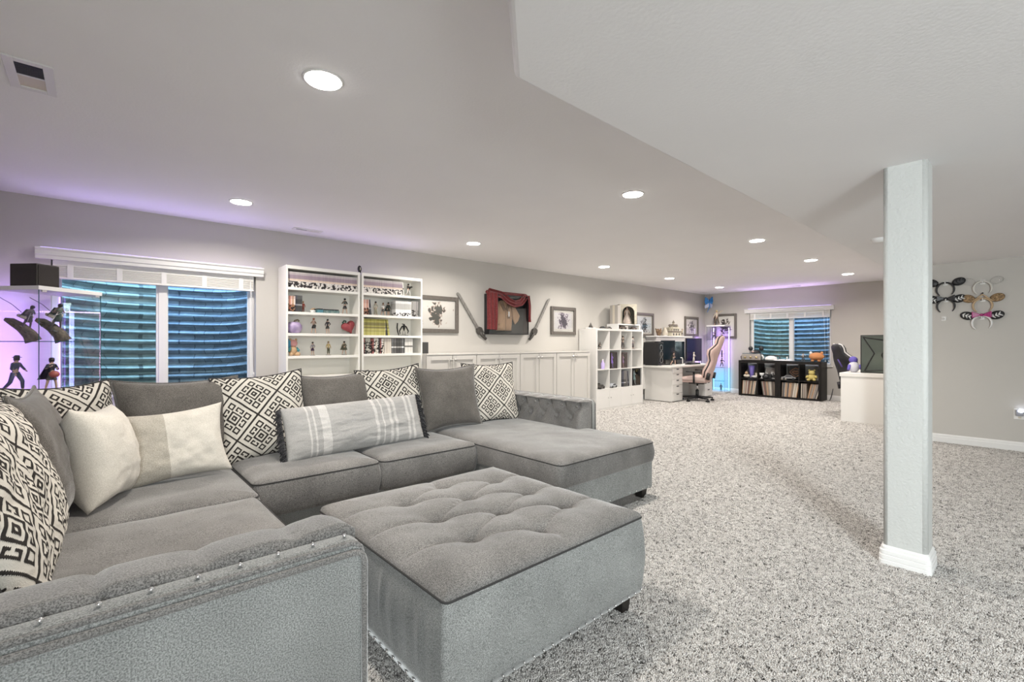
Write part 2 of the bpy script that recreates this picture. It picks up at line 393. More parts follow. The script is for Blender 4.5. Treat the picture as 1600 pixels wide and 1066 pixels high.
def vent(label, loc, rz, w, h):
    t = thing('ceiling_vent', label, 'vent', loc, rz)
    mb = MB(); f = .035
    mb.box((-w/2, -h/2, -.008), (w/2, -h/2+f, 0)); mb.box((-w/2, h/2-f, -.008), (w/2, h/2, 0)); mb.box((-w/2, -h/2+f, -.008), (-w/2+f, h/2-f, 0)); mb.box((w/2-f, -h/2+f, -.008), (w/2, h/2-f, 0))
    mb.box((-.006, -h/2+f, -.007), (.006, h/2-f, 0)); mb.build('frame', M_trim, t, bevel=.002)
    MB().box((.006, -h/2+f, -.002), (w/2-f, h/2-f, -.0005)).build('damper_plate', M_cream, t)
    MB().box((-w/2+f, -h/2+f, -.002), (-.006, h/2-f, -.0005)).build('duct_opening', M_dkgrey, t)
    n = 9
    for k in range(n):
        x = -w/2+f+.004+(w/2-f-.018)*k/(n-1); MB().box((x, -h/2+f, -.006), (x+.0035, h/2-f, -.003)).build('louver', M_dkgrey, t)
vent('white ceiling register with a dark louvred half, above the sofa corner', (-.22, 3.06, ZC), R(90), .33, .16)
vent('slim white ceiling register above the left bookcase', (1.71, 5.23, ZC), 0, .30, .10)
vent('small ceiling register near the far window wall', (11.15, 3.4, ZC), R(90), .25, .10)

# ------------------------------------------------------------------ ottoman and sectional
def ring_pts(x0, x1, y0, y1, r, z, n=26, c=5):
    r = min(r, (x1-x0)/2-.001, (y1-y0)/2-.001); r = max(r, .0005)
    return rrect(x0, x1, y0, y1, r, z, c, n)
def cushion(x0, x1, y0, y1, z0, z1, crown=.035, r=.05, bulge=.012, wr=.004, top=None, seed=0, n=26, steps=14, sidewr=.0):
    """soft box: bulging wrinkled sides, welted rim at z1, crowned top (optionally shaped by top(x, y))"""
    mb = MB(); rings = []
    for k in range(9):
        t = k/8; b = bulge*math.sin(PI*t)
        rg = ring_pts(x0-b, x1+b, y0-b, y1+b, r, z0+(z1-z0)*t, n)
        cx, cy = (x0+x1)/2, (y0+y1)/2
        out = []
        for (x, y, z) in rg:
            s = wr*fbm(x*5+seed, y*5, z*5, 3)*math.sin(PI*t)
            s += sidewr*math.sin(PI*t)*max(0, fbm(x*26+seed, y*26, z*2.5, 2))*(.3+.7*t)
            d = Vector((x-cx, y-cy)); d.normalize(); out.append((x+d.x*s, y+d.y*s, z))
        rings.append(out)
    m = min(x1-x0, y1-y0)/2
    for k in range(1, steps+1):
        i = m*(k/steps)**1.25*.995
        rg = ring_pts(x0+i, x1-i, y0+i, y1-i, max(r-i, .004), z1, n)
        out = []
        for (x, y, z) in rg:
            u = min(1, max(0, min(x-x0, x1-x)/.16)); v = min(1, max(0, min(y-y0, y1-y)/.16))
            e = math.sqrt(max(0, 1-(1-min(u, v))**2.2))
            h = crown*e+wr*1.5*fbm(x*4+seed, y*4, 3.1, 3)*e
            if top: h += top(x, y)*min(1, e*1.4)
            out.append((x, y, z+h))
        rings.append(out)
    return mb.loft(rings), ring_pts(x0, x1, y0, y1, r, z1, n)
def dipf(btn, depth, s, folds=(), fd=.0, fw=.012):
    def f(x, y):
        h = 0
        for (bx, by) in btn:
            d = math.hypot(x-bx, y-by); h -= depth*math.exp(-(d/s)) 
        m = 0
        for (ax, ay, bx, by) in folds:
            dx, dy = bx-ax, by-ay; L2 = dx*dx+dy*dy; t = max(0, min(1, ((x-ax)*dx+(y-ay)*dy)/L2))
            d = math.hypot(x-ax-dx*t, y-ay-dy*t); m = max(m, math.exp(-(d/fw)))
        return h-fd*m
    return f
def legs(par, pts, h, s=.05):
    for (x, y) in pts:
        MB().loft([[(x-s*.4, y-s*.4, 0), (x+s*.4, y-s*.4, 0), (x+s*.4, y+s*.4, 0), (x-s*.4, y+s*.4, 0)], [(x-s*.55, y-s*.55, h), (x+s*.55, y-s*.55, h), (x+s*.55, y+s*.55, h), (x-s*.55, y+s*.55, h)]]).build('leg', M_leg, par)
_stud = MB().ell((0, 0, 0), .0075, .0075, .0075, 10, 6).mesh('nailhead', M_crystal, True)
def studs(par, pts, s=1.0):
    for p in pts:
        o = bpy.data.objects.new('nailhead', _stud); COL.objects.link(o); o.parent = par; o.location = p; o.scale = (s, s, s)
# ottoman
OX0, OX1, OY0, OY1 = .775, 1.83, 1.165, 2.215
ott = thing('tufted_ottoman', 'large square grey ottoman with a button tufted top standing in the middle of the sofa', 'ottoman', (0, 0, 0))
btn = [(1.085, 1.96), (1.63, 1.96), (1.085, 1.70), (1.63, 1.70), (1.085, 1.45), (1.63, 1.45), (1.355, 2.07), (1.355, 1.83), (1.355, 1.585), (1.355, 1.33)]
fl = []
for i, a in enumerate(btn):
    for b in btn[i+1:]:
        if abs(a[0]-b[0]) > .1 and math.hypot(a[0]-b[0], a[1]-b[1]) < .33: fl.append((*a, *b))
for (x, y) in btn:
    if y > 2.0 : fl.append((x, y, x, OY1-.02))
    if y < 1.4: fl.append((x, y, x, OY0+.02))
    if x < 1.1: fl.append((x, y, OX0+.02, y+.02))
    if x > 1.6: fl.append((x, y, OX1-.02, y-.02))
m_, rim = cushion(OX0, OX1, OY0, OY1, .100, .425, .050, .022, .012, .003, dipf(btn, .068, .040, fl, .015, .010), 3, 64, 46, .012)
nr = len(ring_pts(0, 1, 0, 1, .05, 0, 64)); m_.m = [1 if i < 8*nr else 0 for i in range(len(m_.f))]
m_.build('upholstery', [M_chenille, M_chenille_lit], ott, smooth=True)
MB().tube([(x, y, z+.002) for x, y, z in rim], .0038, 6, closed=True).build('piping', M_piping, ott, smooth=True)
for (x, y) in btn: MB().ell((x, y, .428), .012, .012, .006, 10, 6).build('button', M_chenille, ott, smooth=True)
pts = []
for k in range(22): pts.append((OX0+.03+(OX1-OX0-.06)*k/21, OY0-.010, .116))
for k in range(22): pts.append((OX0-.006, OY0+.03+(OY1-OY0-.06)*k/21, .116))
studs(ott, pts, .65)
legs(ott, [(OX0+.07, OY0+.07), (OX1-.07, OY0+.07), (OX0+.07, OY1-.07), (OX1-.07, OY1-.07)], .105, .06)

# U-shaped sectional
sofa = thing('sectional_sofa', 'grey chenille U shaped sectional with a chaise and low padded arms', 'sofa', (0, 0, 0))
SB = 3.86   # outer face of the long back
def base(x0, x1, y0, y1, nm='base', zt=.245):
    return MB().loft([rrect(x0, x1, y0, y1, .03, z, 4, 1) for z in (.085, .10, zt-.01, zt)]).build(nm, M_chenille_lit, sofa, smooth=False)
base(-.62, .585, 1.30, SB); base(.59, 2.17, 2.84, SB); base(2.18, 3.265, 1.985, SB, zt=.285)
def seat(x0, x1, y0, y1, sd, crown=.035, sw=.012, z0=.247, **k):
    m, rim = cushion(x0, x1, y0, y1, z0, .432, crown, .05, .010, .004, None, sd, 34, 16, sw)
    o = m.build('seat_cushion', M_chenille, sofa, smooth=True)
    MB().tube([(x, y, z+.001) for x, y, z in rim], .0038, 6, closed=True).build('piping', M_piping, o, smooth=True)
    return o
seat(-.42, .60, 1.44, 2.565, 1); seat(-.42, .62, 2.58, 3.60, 2, .035); seat(.635, 1.375, 2.80, 3.60, 5); seat(1.385, 2.155, 2.80, 3.60, 8); seat(2.165, 3.255, 1.965, 3.60, 11, .04, .003, .288)
# tufted low arms and backs; profile in (d, z): d = 0 on the outer face, thickness 'th'
def padded(nm, L, th, h, place, btnrows, outer_strip=.09, seed=0, rise=.012):
    """panel along local x (0..L), outer face at y=0, inner padded face at y=th facing +y"""
    p = bpy.data.objects.new(nm, MB().loft([rrect(0, L, 0, outer_strip-.01, .018, z, 4, 1) for z in (.10, h-.035)] + [rrect(.012, L-.012, .012, outer_strip-.015, .015, h-.012, 4, 1), rrect(.03, L-.03, .03, outer_strip-.03, .01, h-.004, 4, 1)]).mesh(nm, M_chenille_lit, True)); COL.objects.link(p); p.parent = sofa
    p.location, p.rotation_euler = place
    # piped edge of the outer panel
    pi = [(.008, -.006, .10), (.008, -.006, h-.055)] + [(.008+.028*(1-math.cos(R(a))), -.006, h-.055+.028*math.sin(R(a))) for a in (30, 60, 90)] + [(L-.036, -.006, h-.027)] + [(L-.036+.028*math.sin(R(a)), -.006, h-.055+.028*math.cos(R(a))) for a in (30, 60, 90)] + [(L-.008, -.006, .10)]
    MB().tube(pi, .008, 8).build('piping', M_chenille, p, smooth=True)
    pi2 = [(x, .012, z+.018 if z > h-.08 else z) for x, y, z in pi]
    MB().tube(pi2, .007, 8).build('piping', M_chenille, p, smooth=True)
    # inner padded roll with tufts
    f = dipf([(b[0], b[1]) for b in btnrows], .062, .055, [(*a, *b) for i, a in enumerate(btnrows) for b in btnrows[i+1:] if a[1] != b[1] and abs(a[0]-b[0]) < .2] + [(a[0], a[1], a[0], h+.1) for a in btnrows if a[1] > .6], .024, .014)
    y0 = outer_strip-.035; T = th-y0; mb = MB(); nu, nv = max(24, int(L*60)), 40
    def fn(u, v):
        x = L*u
        # arc length: from the strip over the rounded top, then down the inner face
        top = T*.9; a = v*(top+h-.40)
        if a < top:
            t = a/top; yy = y0+T*math.sin(t*PI/2)*.86; zz = h+rise-.030*(1-math.cos(t*PI/2)); q = zz
            nz, ny = 1-t*.6, t*.6
        else:
            b = a-top; yy = y0+T*.86+.016*math.sin(min(1, b/.1)*PI/2); zz = h+rise-.030-b; q = zz; ny, nz = 1, 0
        e = min(1, min(u, 1-u)*L/.05); e = math.sqrt(max(0, 1-(1-e)**2))
        d = f(x, q)+.006*fbm(x*7+seed, zz*7, 2, 3)
        if v == 0: d = 0; zz -= .05+rise
        return (x+(.5-u)*.0, y0+(yy-y0)*(.35+.65*e)+ny*d, zz-(1-e)*.02*(nz)+nz*d*.7)
    mb.grid(nu, nv, fn)
    # close both ends
    for u, sgn in ((0, 1), (1, -1)):
        poly = [fn(u, j/(nv-1)) for j in range(nv)] + [(L*u, y0, .40)]
        mb.add(poly, [tuple(range(len(poly)))])
    mb.build('padding', M_chenille, p, smooth=True)
    for (x, z) in btnrows:
        if z < h-.05: MB().ell((x, th-.045, z), .012, .006, .012, 8, 6).build('button', M_chenille, p, smooth=True)
    return p
hA = .70
armL = padded('arm', 1.155, .295, hA, ((-.63, 1.155, 0), (0, 0, 0)), [(.25+.19*k, .62) for k in range(5)] + [(.155+.19*k, .52) for k in range(6)], .10, 4, .024)
studs(armL, [(1.115-.080*k, .045, hA+.002) for k in range(14)], .75)
armR = padded('arm', 1.28, .22, .72, ((3.27, SB-.02, 0), (0, 0, -PI/2)), [(.20+.17*k, .655) for k in range(7)] + [(.115+.17*k, .55) for k in range(7)], .08, 9)
# rotate -90: local x -> -y, local +y -> +x ; the padded side must face -x, so mirror
armR.scale = (1, -1, 1)
bk = padded('backrest', 3.9, .24, hA, ((3.28, SB, 0), (0, 0, PI)), [], .09, 2)
bl = padded('backrest', 2.45, .20, hA, ((-.63, SB-.05, 0), (0, 0, -PI/2)), [], .08, 6)
legs(sofa, [(-.5, 1.25), (.46, 1.25), (.54, 2.3), (-.5, 3.75), (2.25, 2.06), (3.20, 2.06), (3.20, 3.75), (1.4, 2.95), (1.4, 3.75)], .09, .07)
studs(sofa, [(2.20+.082*k, 1.981, .10) for k in range(13)], .7)

# ------------------------------------------------------------------ pillows
QK = {3: "####.###", 4: "#..#.#..", 5: "#..#.##.", 6: "####....", 7: "....####", 8: "###.#...", 9: "#.#.#.##", 10: "#...#.#."}
def key_on(p, q):
    i, j = int((p % 1)*20), int((q % 1)*20); i = 20-i if i > 10 else i; j = 20-j if j > 10 else j
    if i == 0 or j == 0: return 1.0
    if i < 3 or j < 3: return 0.0
    return 1.0 if QK[i][j-3] == '#' else 0.0
def patmat():
    m = bpy.data.materials.new('key_pattern_weave'); m.use_nodes = True; nt = m.node_tree; N = nt.nodes; L = nt.links; b = N['Principled BSDF']
    b.inputs['Roughness'].default_value = .95; b.inputs['Specular IOR Level'].default_value = .1
    at = N.new('ShaderNodeAttribute'); at.attribute_name = 'weave'
    tc = N.new('ShaderNodeTexCoord'); n = N.new('ShaderNodeTexNoise'); n.inputs['Scale'].default_value = 260; n.inputs['Detail'].default_value = 2; L.new(tc.outputs['Object'], n.inputs['Vector'])
    ad = N.new('ShaderNodeMath'); ad.operation = 'MULTIPLY_ADD'; ad.inputs[1].default_value = .7; ad.inputs[2].default_value = -.35; L.new(n.outputs['Fac'], ad.inputs[0])
    s = N.new('ShaderNodeMath'); s.operation = 'ADD'; L.new(at.outputs['Fac'], s.inputs[0]); L.new(ad.outputs[0], s.inputs[1])
    r = N.new('ShaderNodeValToRGB'); e = r.color_ramp.elements; e[0].position = .48; e[0].color = (.66, .63, .57, 1); e[1].position = .68; e[1].color = (.040, .036, .034, 1)
    L.new(s.outputs[0], r.inputs['Fac']); L.new(r.outputs['Color'], b.inputs['Base Color'])
    bp = N.new('ShaderNodeBump'); bp.inputs['Strength'].default_value = .6; bp.inputs['Distance'].default_value = .003; bp.invert = True
    L.new(s.outputs[0], bp.inputs['Height']); L.new(bp.outputs['Normal'], b.inputs['Normal'])
    return m
M_pat = patmat()
def pillow_mesh(w, h, t, mats, seed, n=44, pattern=False, wr=.010, split=None, pinch=.12, stripes=None, K=2.0):
    mb = MB(); vals = []
    rim = []
    for side in (-1, 1):
        def fn(u, v, side=side):
            a, b = 2*u-1, 2*v-1
            x = a*w/2*(1-pinch*(1-b*b)*a*a); z = b*h/2*(1-pinch*(1-a*a)*b*b)
            th = ((1-abs(a)**2.6)*(1-abs(b)**2.6))**.55 if abs(a) < 1 and abs(b) < 1 else 0
            y = side*(t/2*th+(.3+th)*.5*wr*2*fbm(a*2.2+seed, b*2.2, side*3+seed, 4)*min(1, th*3))
            # gathers near the edges
            y += side*.006*math.sin(min(1, th*4)*PI)*fbm(a*7+seed, b*7, 5, 2)
            if pattern:
                p = (a+b)/2*K+7.25; q = (a-b)/2*K+7.25
                vals.append(key_on(p, q))
            return (x, y, z+h/2)
        mb.grid(n, n, fn)
        if split is not None or stripes:
            k = len(mb.m)-(n-1)*(n-1)
            for j in range(n-1):
                for i in range(n-1):
                    u = (i+.5)/(n-1); c = 0
                    if split is not None: c = 1 if (u < split) else 0
                    if stripes and any(s0 <= u <= s1 for s0, s1 in stripes): c = 1
                    mb.m[k+j*(n-1)+i] = c
    def edge(a, b): return (a*w/2*(1-pinch*(1-b*b)*a*a), 0, b*h/2*(1-pinch*(1-a*a)*b*b)+h/2)
    for k in range(24): rim.append(edge(-1+k/12, -1))
    for k in range(24): rim.append(edge(1, -1+k/12))
    for k in range(24): rim.append(edge(1-k/12, 1))
    for k in range(24): rim.append(edge(-1, 1-k/12))
    import bmesh
    me = mb.mesh('pillow', mats, True, fix=False)
    if pattern:
        at = me.attributes.new('weave', 'FLOAT', 'POINT'); at.data.foreach_set('value', vals)
    bm = bmesh.new(); bm.from_mesh(me); bmesh.ops.remove_doubles(bm, verts=bm.verts, dist=1e-5); bmesh.ops.recalc_face_normals(bm, faces=bm.faces); bm.to_mesh(me); bm.free()
    me.polygons.foreach_set('use_smooth', [True]*len(me.polygons))
    return me, rim
def pillow(label, loc, rz, tilt, w, h, t, mats, seed, pipe=None, group=None, cat='pillow', roll=0, mesh=None, **k):
    root = thing('throw_pillow', label, cat, loc, group=group)
    root.rotation_euler = (Matrix.Rotation(rz, 4, 'Z') @ Matrix.Rotation(-tilt, 4, 'X') @ Matrix.Rotation(roll, 4, 'Y')).to_euler()
    me, rim = mesh or pillow_mesh(w, h, t, mats, seed, **k)
    o = bpy.data.objects.new('cover', me); COL.objects.link(o); o.parent = root
    if pipe: MB().tube(rim, .006, 6, closed=True).build('piping', pipe, root, smooth=True)
    return root, (me, rim)
PW = .58
ZSE = .455
t20 = R(17)
pA = pillow_mesh(PW, PW, .15, M_pat, 1.3, n=170, pattern=True, pinch=.10)
pB = pillow_mesh(PW, PW, .15, M_pat, 8.1, n=170, pattern=True, pinch=.10)
# along the long back, left to right
pillow('wide dark taupe pillow below the window, behind the oat and cream cushion', (.385, 3.44, ZSE), 0, R(12), .65, .545, .19, M_pillowgrey, 2.2, M_pillowgrey)
pillow('black and cream key patterned pillow standing left of the dark pillow by the bookcase', (.88, 3.38, ZSE-.01), R(3), t20, PW, PW, .2, M_pat, 0, M_piping, mesh=pA, roll=R(-4), group='key patterned pillows')
pillow('dark taupe pillow in front of the bookcase, between two patterned pillows', (1.38, 3.44, ZSE-.01), 0, R(14), .56, .55, .18, M_pillowgrey, 5.2, M_pillowgrey, roll=R(-2))
pillow('black and cream key patterned pillow half hidden behind the right end of the striped bolster', (1.85, 3.44, ZSE-.01), 0, R(13), PW, PW, .2, M_pat, 0, M_piping, mesh=pB, roll=R(-4), group='key patterned pillows')
pillow('square taupe pillow standing at the right end of the striped bolster', (2.33, 3.36, ZSE), R(-4), R(12), .60, .56, .20, M_pillowgrey, 9.4, M_pillowgrey, roll=R(-2))
pillow('black and cream key patterned pillow in the chaise corner by the tufted arm', (2.83, 3.40, ZSE), R(-8), R(15), .55, .55, .2, M_pat, 0, M_piping, mesh=pB, group='key patterned pillows')
# left side and corner
pillow('largest black and cream patterned pillow, nearest, leaning at the left end behind the padded arm', (-.115, 1.86, ZSE), R(90), R(17), PW, PW, .2, M_pat, 0, M_piping, mesh=pA, group='key patterned pillows')
pillow('black and cream patterned pillow second from the padded arm on the left wing', (-.105, 2.33, ZSE), R(90), R(17), PW, PW, .2, M_pat, 0, M_piping, mesh=pB, group='key patterned pillows')
pillow('grey pillow squeezed between patterned pillows on the left wing', (-.10, 2.76, ZSE), R(86), R(13), .54, .57, .16, M_pillowgrey, 3.7, M_pillowgrey)
pillow('black and cream patterned pillow tucked diagonally into the sofa corner below the glass cabinet', (-.07, 3.36, ZSE-.03), R(42), R(12), .50, .54, .16, M_pat, 0, M_piping, mesh=pA, group='key patterned pillows')
pillow('plump cream linen pillow standing on edge in the sofa corner', (.05, 2.87, ZSE+.005), R(70), R(10), .42, .46, .25, [M_linen], 6.6, roll=R(4))
pillow('oblong cushion of oat and cream linen halves leaning on a dark pillow', (.34, 3.05, ZSE+.012), R(2), R(20), .50, .40, .15, [M_linen, M_linen2], 4.1, split=.42, roll=R(-4), wr=.012)
# long striped bolster with fringed ends
stp = [(.13, .15), (.165, .185), (.21, .265), (.585, .605), (.635, .655), (.70, .72), (.745, .765), (.855, .875), (.90, .92)]
M_str1 = fabric('bolster_grey', (.34, .335, .33), (.48, .475, .465), 320, .4, .0015, .2, .05)
M_str2 = fabric('bolster_pale', (.50, .49, .475), (.66, .65, .635), 320, .4, .0015, .2, .04)
bo, _ = pillow('long grey striped bolster pillow with dark fringed ends lying across two seats', (1.40, 3.13, ZSE+.012), R(3), R(20), 1.02, .345, .17, [M_str1, M_str2], 7.7, stripes=stp, wr=.012, pinch=.02, n=90, roll=R(-1))
for sx in (-1, 1):
    mb = MB()
    for k in range(34):
        z = .005+.335*k/33; mb.tube([(sx*.508, 0, z), (sx*(.53+.008*random.random()), random.uniform(-.015, .015), z-.012), (sx*(.535+.02*random.random()), random.uniform(-.02, .02), z-.035)], [.006, .007, .003], 5)
    tag(mb.build('fringe', M_fringe, bo, smooth=True), kind='stuff')

# ------------------------------------------------------------------ figurines (generic small statuettes)
M_skin = mat('figure_skin', (.62, .42, .32), .5)
FIG = {}
def pcol(c): 
    k = 'paint_%d_%d_%d' % tuple(int(x*99) for x in c)
    return mat(k, c, .45)
POSES = {
 'stand': dict(el=(.15, .01, .63), er=(-.15, .01, .63), hl=(.16, -.04, .49), hr=(-.16, -.04, .49), kl=(.055, -.01, .27), kr=(-.055, -.01, .27), al=(.06, 0, .04), ar=(-.06, 0, .04), head=(0, -.01, .90), ch=(0, 0, .72)),
 'hip': dict(el=(.20, .03, .66), er=(-.15, .01, .63), hl=(.09, -.05, .55), hr=(-.17, -.05, .50), kl=(.07, -.02, .27), kr=(-.06, 0, .27), al=(.09, -.02, .04), ar=(-.07, 0, .04), head=(.01, -.01, .90), ch=(.01, 0, .72)),
 'guard': dict(el=(.14, -.05, .64), er=(-.17, 0, .66), hl=(.03, -.14, .68), hr=(-.10, -.12, .74), kl=(.09, -.03, .28), kr=(-.09, .02, .28), al=(.12, -.02, .04), ar=(-.13, .05, .04), head=(0, -.02, .89), ch=(0, -.01, .71)),
 'stride': dict(el=(.20, .05, .68), er=(-.14, -.08, .64), hl=(.27, .02, .58), hr=(-.16, -.18, .60), kl=(.10, -.10, .30), kr=(-.08, .05, .27), al=(.12, -.08, .05), ar=(-.14, .17, .05), head=(.01, -.05, .89), ch=(0, -.03, .71)),
 'raise': dict(el=(.20, -.02, .84), er=(-.15, .01, .63), hl=(.30, -.06, .93), hr=(-.18, -.05, .50), kl=(.10, -.04, .29), kr=(-.09, .04, .27), al=(.16, -.02, .04), ar=(-.14, .08, .04), head=(0, -.01, .90), ch=(.01, 0, .72)),
}
def fig_body(pose):
    if pose in FIG: return FIG[pose]
    P = POSES[pose]; hd = P['head']; ch = P['ch']
    vs = [(0, 0, .53), ((ch[0])/2, ch[1]/2, .62), ch, (ch[0], ch[1], .80), ((hd[0]+ch[0])/2, (hd[1]+ch[1])/2, .84), (hd[0], hd[1], .875), (hd[0], hd[1], .955)]
    rr = [.062, .050, .066, .045, .026, .052, .050]; ed = [(0, 1), (1, 2), (2, 3), (3, 4), (4, 5), (5, 6)]
    for sx, e, h in ((1, P['el'], P['hl']), (-1, P['er'], P['hr'])):
        b = len(vs); d = Vector(h)-Vector(e); d.normalize()
        vs += [(ch[0]+sx*.085, ch[1], .785), e, h, tuple(Vector(h)+d*.045)]; rr += [.032, .024, .018, .016]
        ed += [(3, b), (b, b+1), (b+1, b+2), (b+2, b+3)]
    for sx, k, a in ((1, P['kl'], P['al']), (-1, P['kr'], P['ar'])):
        b = len(vs); vs += [(sx*.045, 0, .48), k, a, (a[0], a[1]-.065, .018)]; rr += [.050, .035, .024, .018]
        ed += [(0, b), (b, b+1), (b+1, b+2), (b+2, b+3)]
    me = bpy.data.meshes.new('figure_body'); me.from_pydata(vs, ed, []); o = bpy.data.objects.new('figure_body', me); COL.objects.link(o)
    o.modifiers.new('skin', 'SKIN'); 
    for i, r in enumerate(rr): me.skin_vertices[0].data[i].radius = (r, r)
    me.skin_vertices[0].data[0].use_root = True
    ss = o.modifiers.new('sub', 'SUBSURF'); ss.levels = 1
    dg = bpy.context.evaluated_depsgraph_get(); ev = o.evaluated_get(dg); m2 = bpy.data.meshes.new_from_object(ev)
    m2.name = 'figure_body'; m2.polygons.foreach_set('use_smooth', [True]*len(m2.polygons)); bpy.data.objects.remove(o)
    FIG[pose] = m2; return m2
def figurine(label, loc, rz, h, pose='stand', hair=(.03, .025, .02), top=(.1, .1, .1), low=(.05, .05, .05), skirt=False, cape=None, basec=(.03, .03, .03), longhair=False, group=None, prop=None, hat=None, skin=None, name='figurine', rot=None, scale=None):
    t = thing(name, label, 'figurine', loc, rz, group, rot); t.scale = (h, h, h)
    P = POSES[pose]; hd = P['head']; ch = P['ch']
    me = fig_body(pose).copy(); me.materials.clear(); me.materials.append(skin or M_skin)
    z0 = .02
    def put(mb, nm, c): 
        o = mb.build(nm, pcol(c) if isinstance(c, tuple) else c, t, smooth=True); o.location = (0, 0, z0); return o
    b = bpy.data.objects.new('body', me); COL.objects.link(b); b.parent = t; b.location = (0, 0, z0)
    mb = MB(); mb.lathe([(.062, -.05), (.066, 0), (.062, .055), (.02, .075)], (hd[0], hd[1]+.012, hd[2]+.03), 12)
    if longhair: mb.tube([(hd[0], hd[1]+.045, hd[2]+.03), (hd[0], hd[1]+.07, hd[2]-.08), (hd[0], hd[1]+.075, .66)], [.05, .055, .02], 8)
    else: mb.ell((hd[0], hd[1]+.03, hd[2]), .055, .045, .065, 10, 6)
    put(mb, 'hair', hair)
    mb = MB(); mb.loft([[(x*1.0+ch[0]*k, y*.72+ch[1]*k, z) for x, y in [(r*math.cos(2*PI*i/12), r*math.sin(2*PI*i/12)) for i in range(12)]] for (r, z, k) in ((.075, .50, 0), (.066, .60, .4), (.088, .72, 1), (.082, .79, 1), (.035, .825, 1))])
    for sx, e, hh in ((1, P['el'], P['hl']), (-1, P['er'], P['hr'])): mb.tube([(ch[0]+sx*.075, ch[1], .785), e, tuple(Vector(e).lerp(Vector(hh), .75))], [.038, .032, .028], 8)
    put(mb, 'top', top)
    mb = MB()
    if skirt: mb.loft([[(r*math.cos(2*PI*i/16), r*.85*math.sin(2*PI*i/16), z) for i in range(16)] for (r, z) in ((.135+.0, .33), (.12, .40), (.075, .53))])
    else:
        for sx, k, a in ((1, P['kl'], P['al']), (-1, P['kr'], P['ar'])): mb.tube([(sx*.04, 0, .53), k, (a[0], a[1], a[2]+.05)], [.058, .046, .034], 8)
    put(mb, 'skirt' if skirt else 'trousers', low)
    if cape:
        mb = MB(); mb.grid(10, 10, lambda u, v: (ch[0]+(u-.5)*(.18+.35*v), .055+.10*v+.03*math.sin(u*9), .80-.45*v)); 
        o = put(mb, 'cape', cape); o.modifiers.new('solid', 'SOLIDIFY').thickness = .012
    if hat: mb = MB(); mb.lathe([(.001, .07), (.055, .06), (.06, .02), (.10, .012), (.10, .004), (.001, 0)], (hd[0], hd[1], hd[2]+.055), 14); put(mb, 'hat', hat)
    if prop: 
        for nm, mbp, c in prop(P): put(mbp, nm, c)
    if basec: MB().lathe([(.19, 0), (.19, .014), (.18, .02)], (0, 0, 0), 20).build('base', pcol(basec), t)
    return t
def p_sword(P):
    h = Vector(P['hl']); mb = MB(); mb.tube([h+Vector((-.03, .05, -.1)), h, h+Vector((.12, -.08, .45))], [.012, .014, .006], 6); return [('sword', mb, (.45, .45, .47))]
def p_disc(P): mb = MB(); mb.lathe([(.001, -.01), (.11, -.008), (.11, .008), (.001, .01)], (0, -.12, .47), 18); mb.v = [(x, -.12+(z-.47)*.9, .47+(y+.12)) for x, y, z in mb.v]; return [('shield', mb, (.04, .04, .04))]
def p_wings(P):
    mb = MB()
    for sx in (1,): mb.prism([(.05, .70), (.25, .80), (.55, .86), (.62, .78), (.42, .70), (.25, .58), (.08, .55)], .05, .075, 'y')
    return [('wing', mb, (.02, .02, .02))]
def p_ball(P): mb = MB(); mb.ell((-.02, -.13, .50), .13, .11, .10, 14, 9); return [('orb', mb, (.45, .12, .10))]

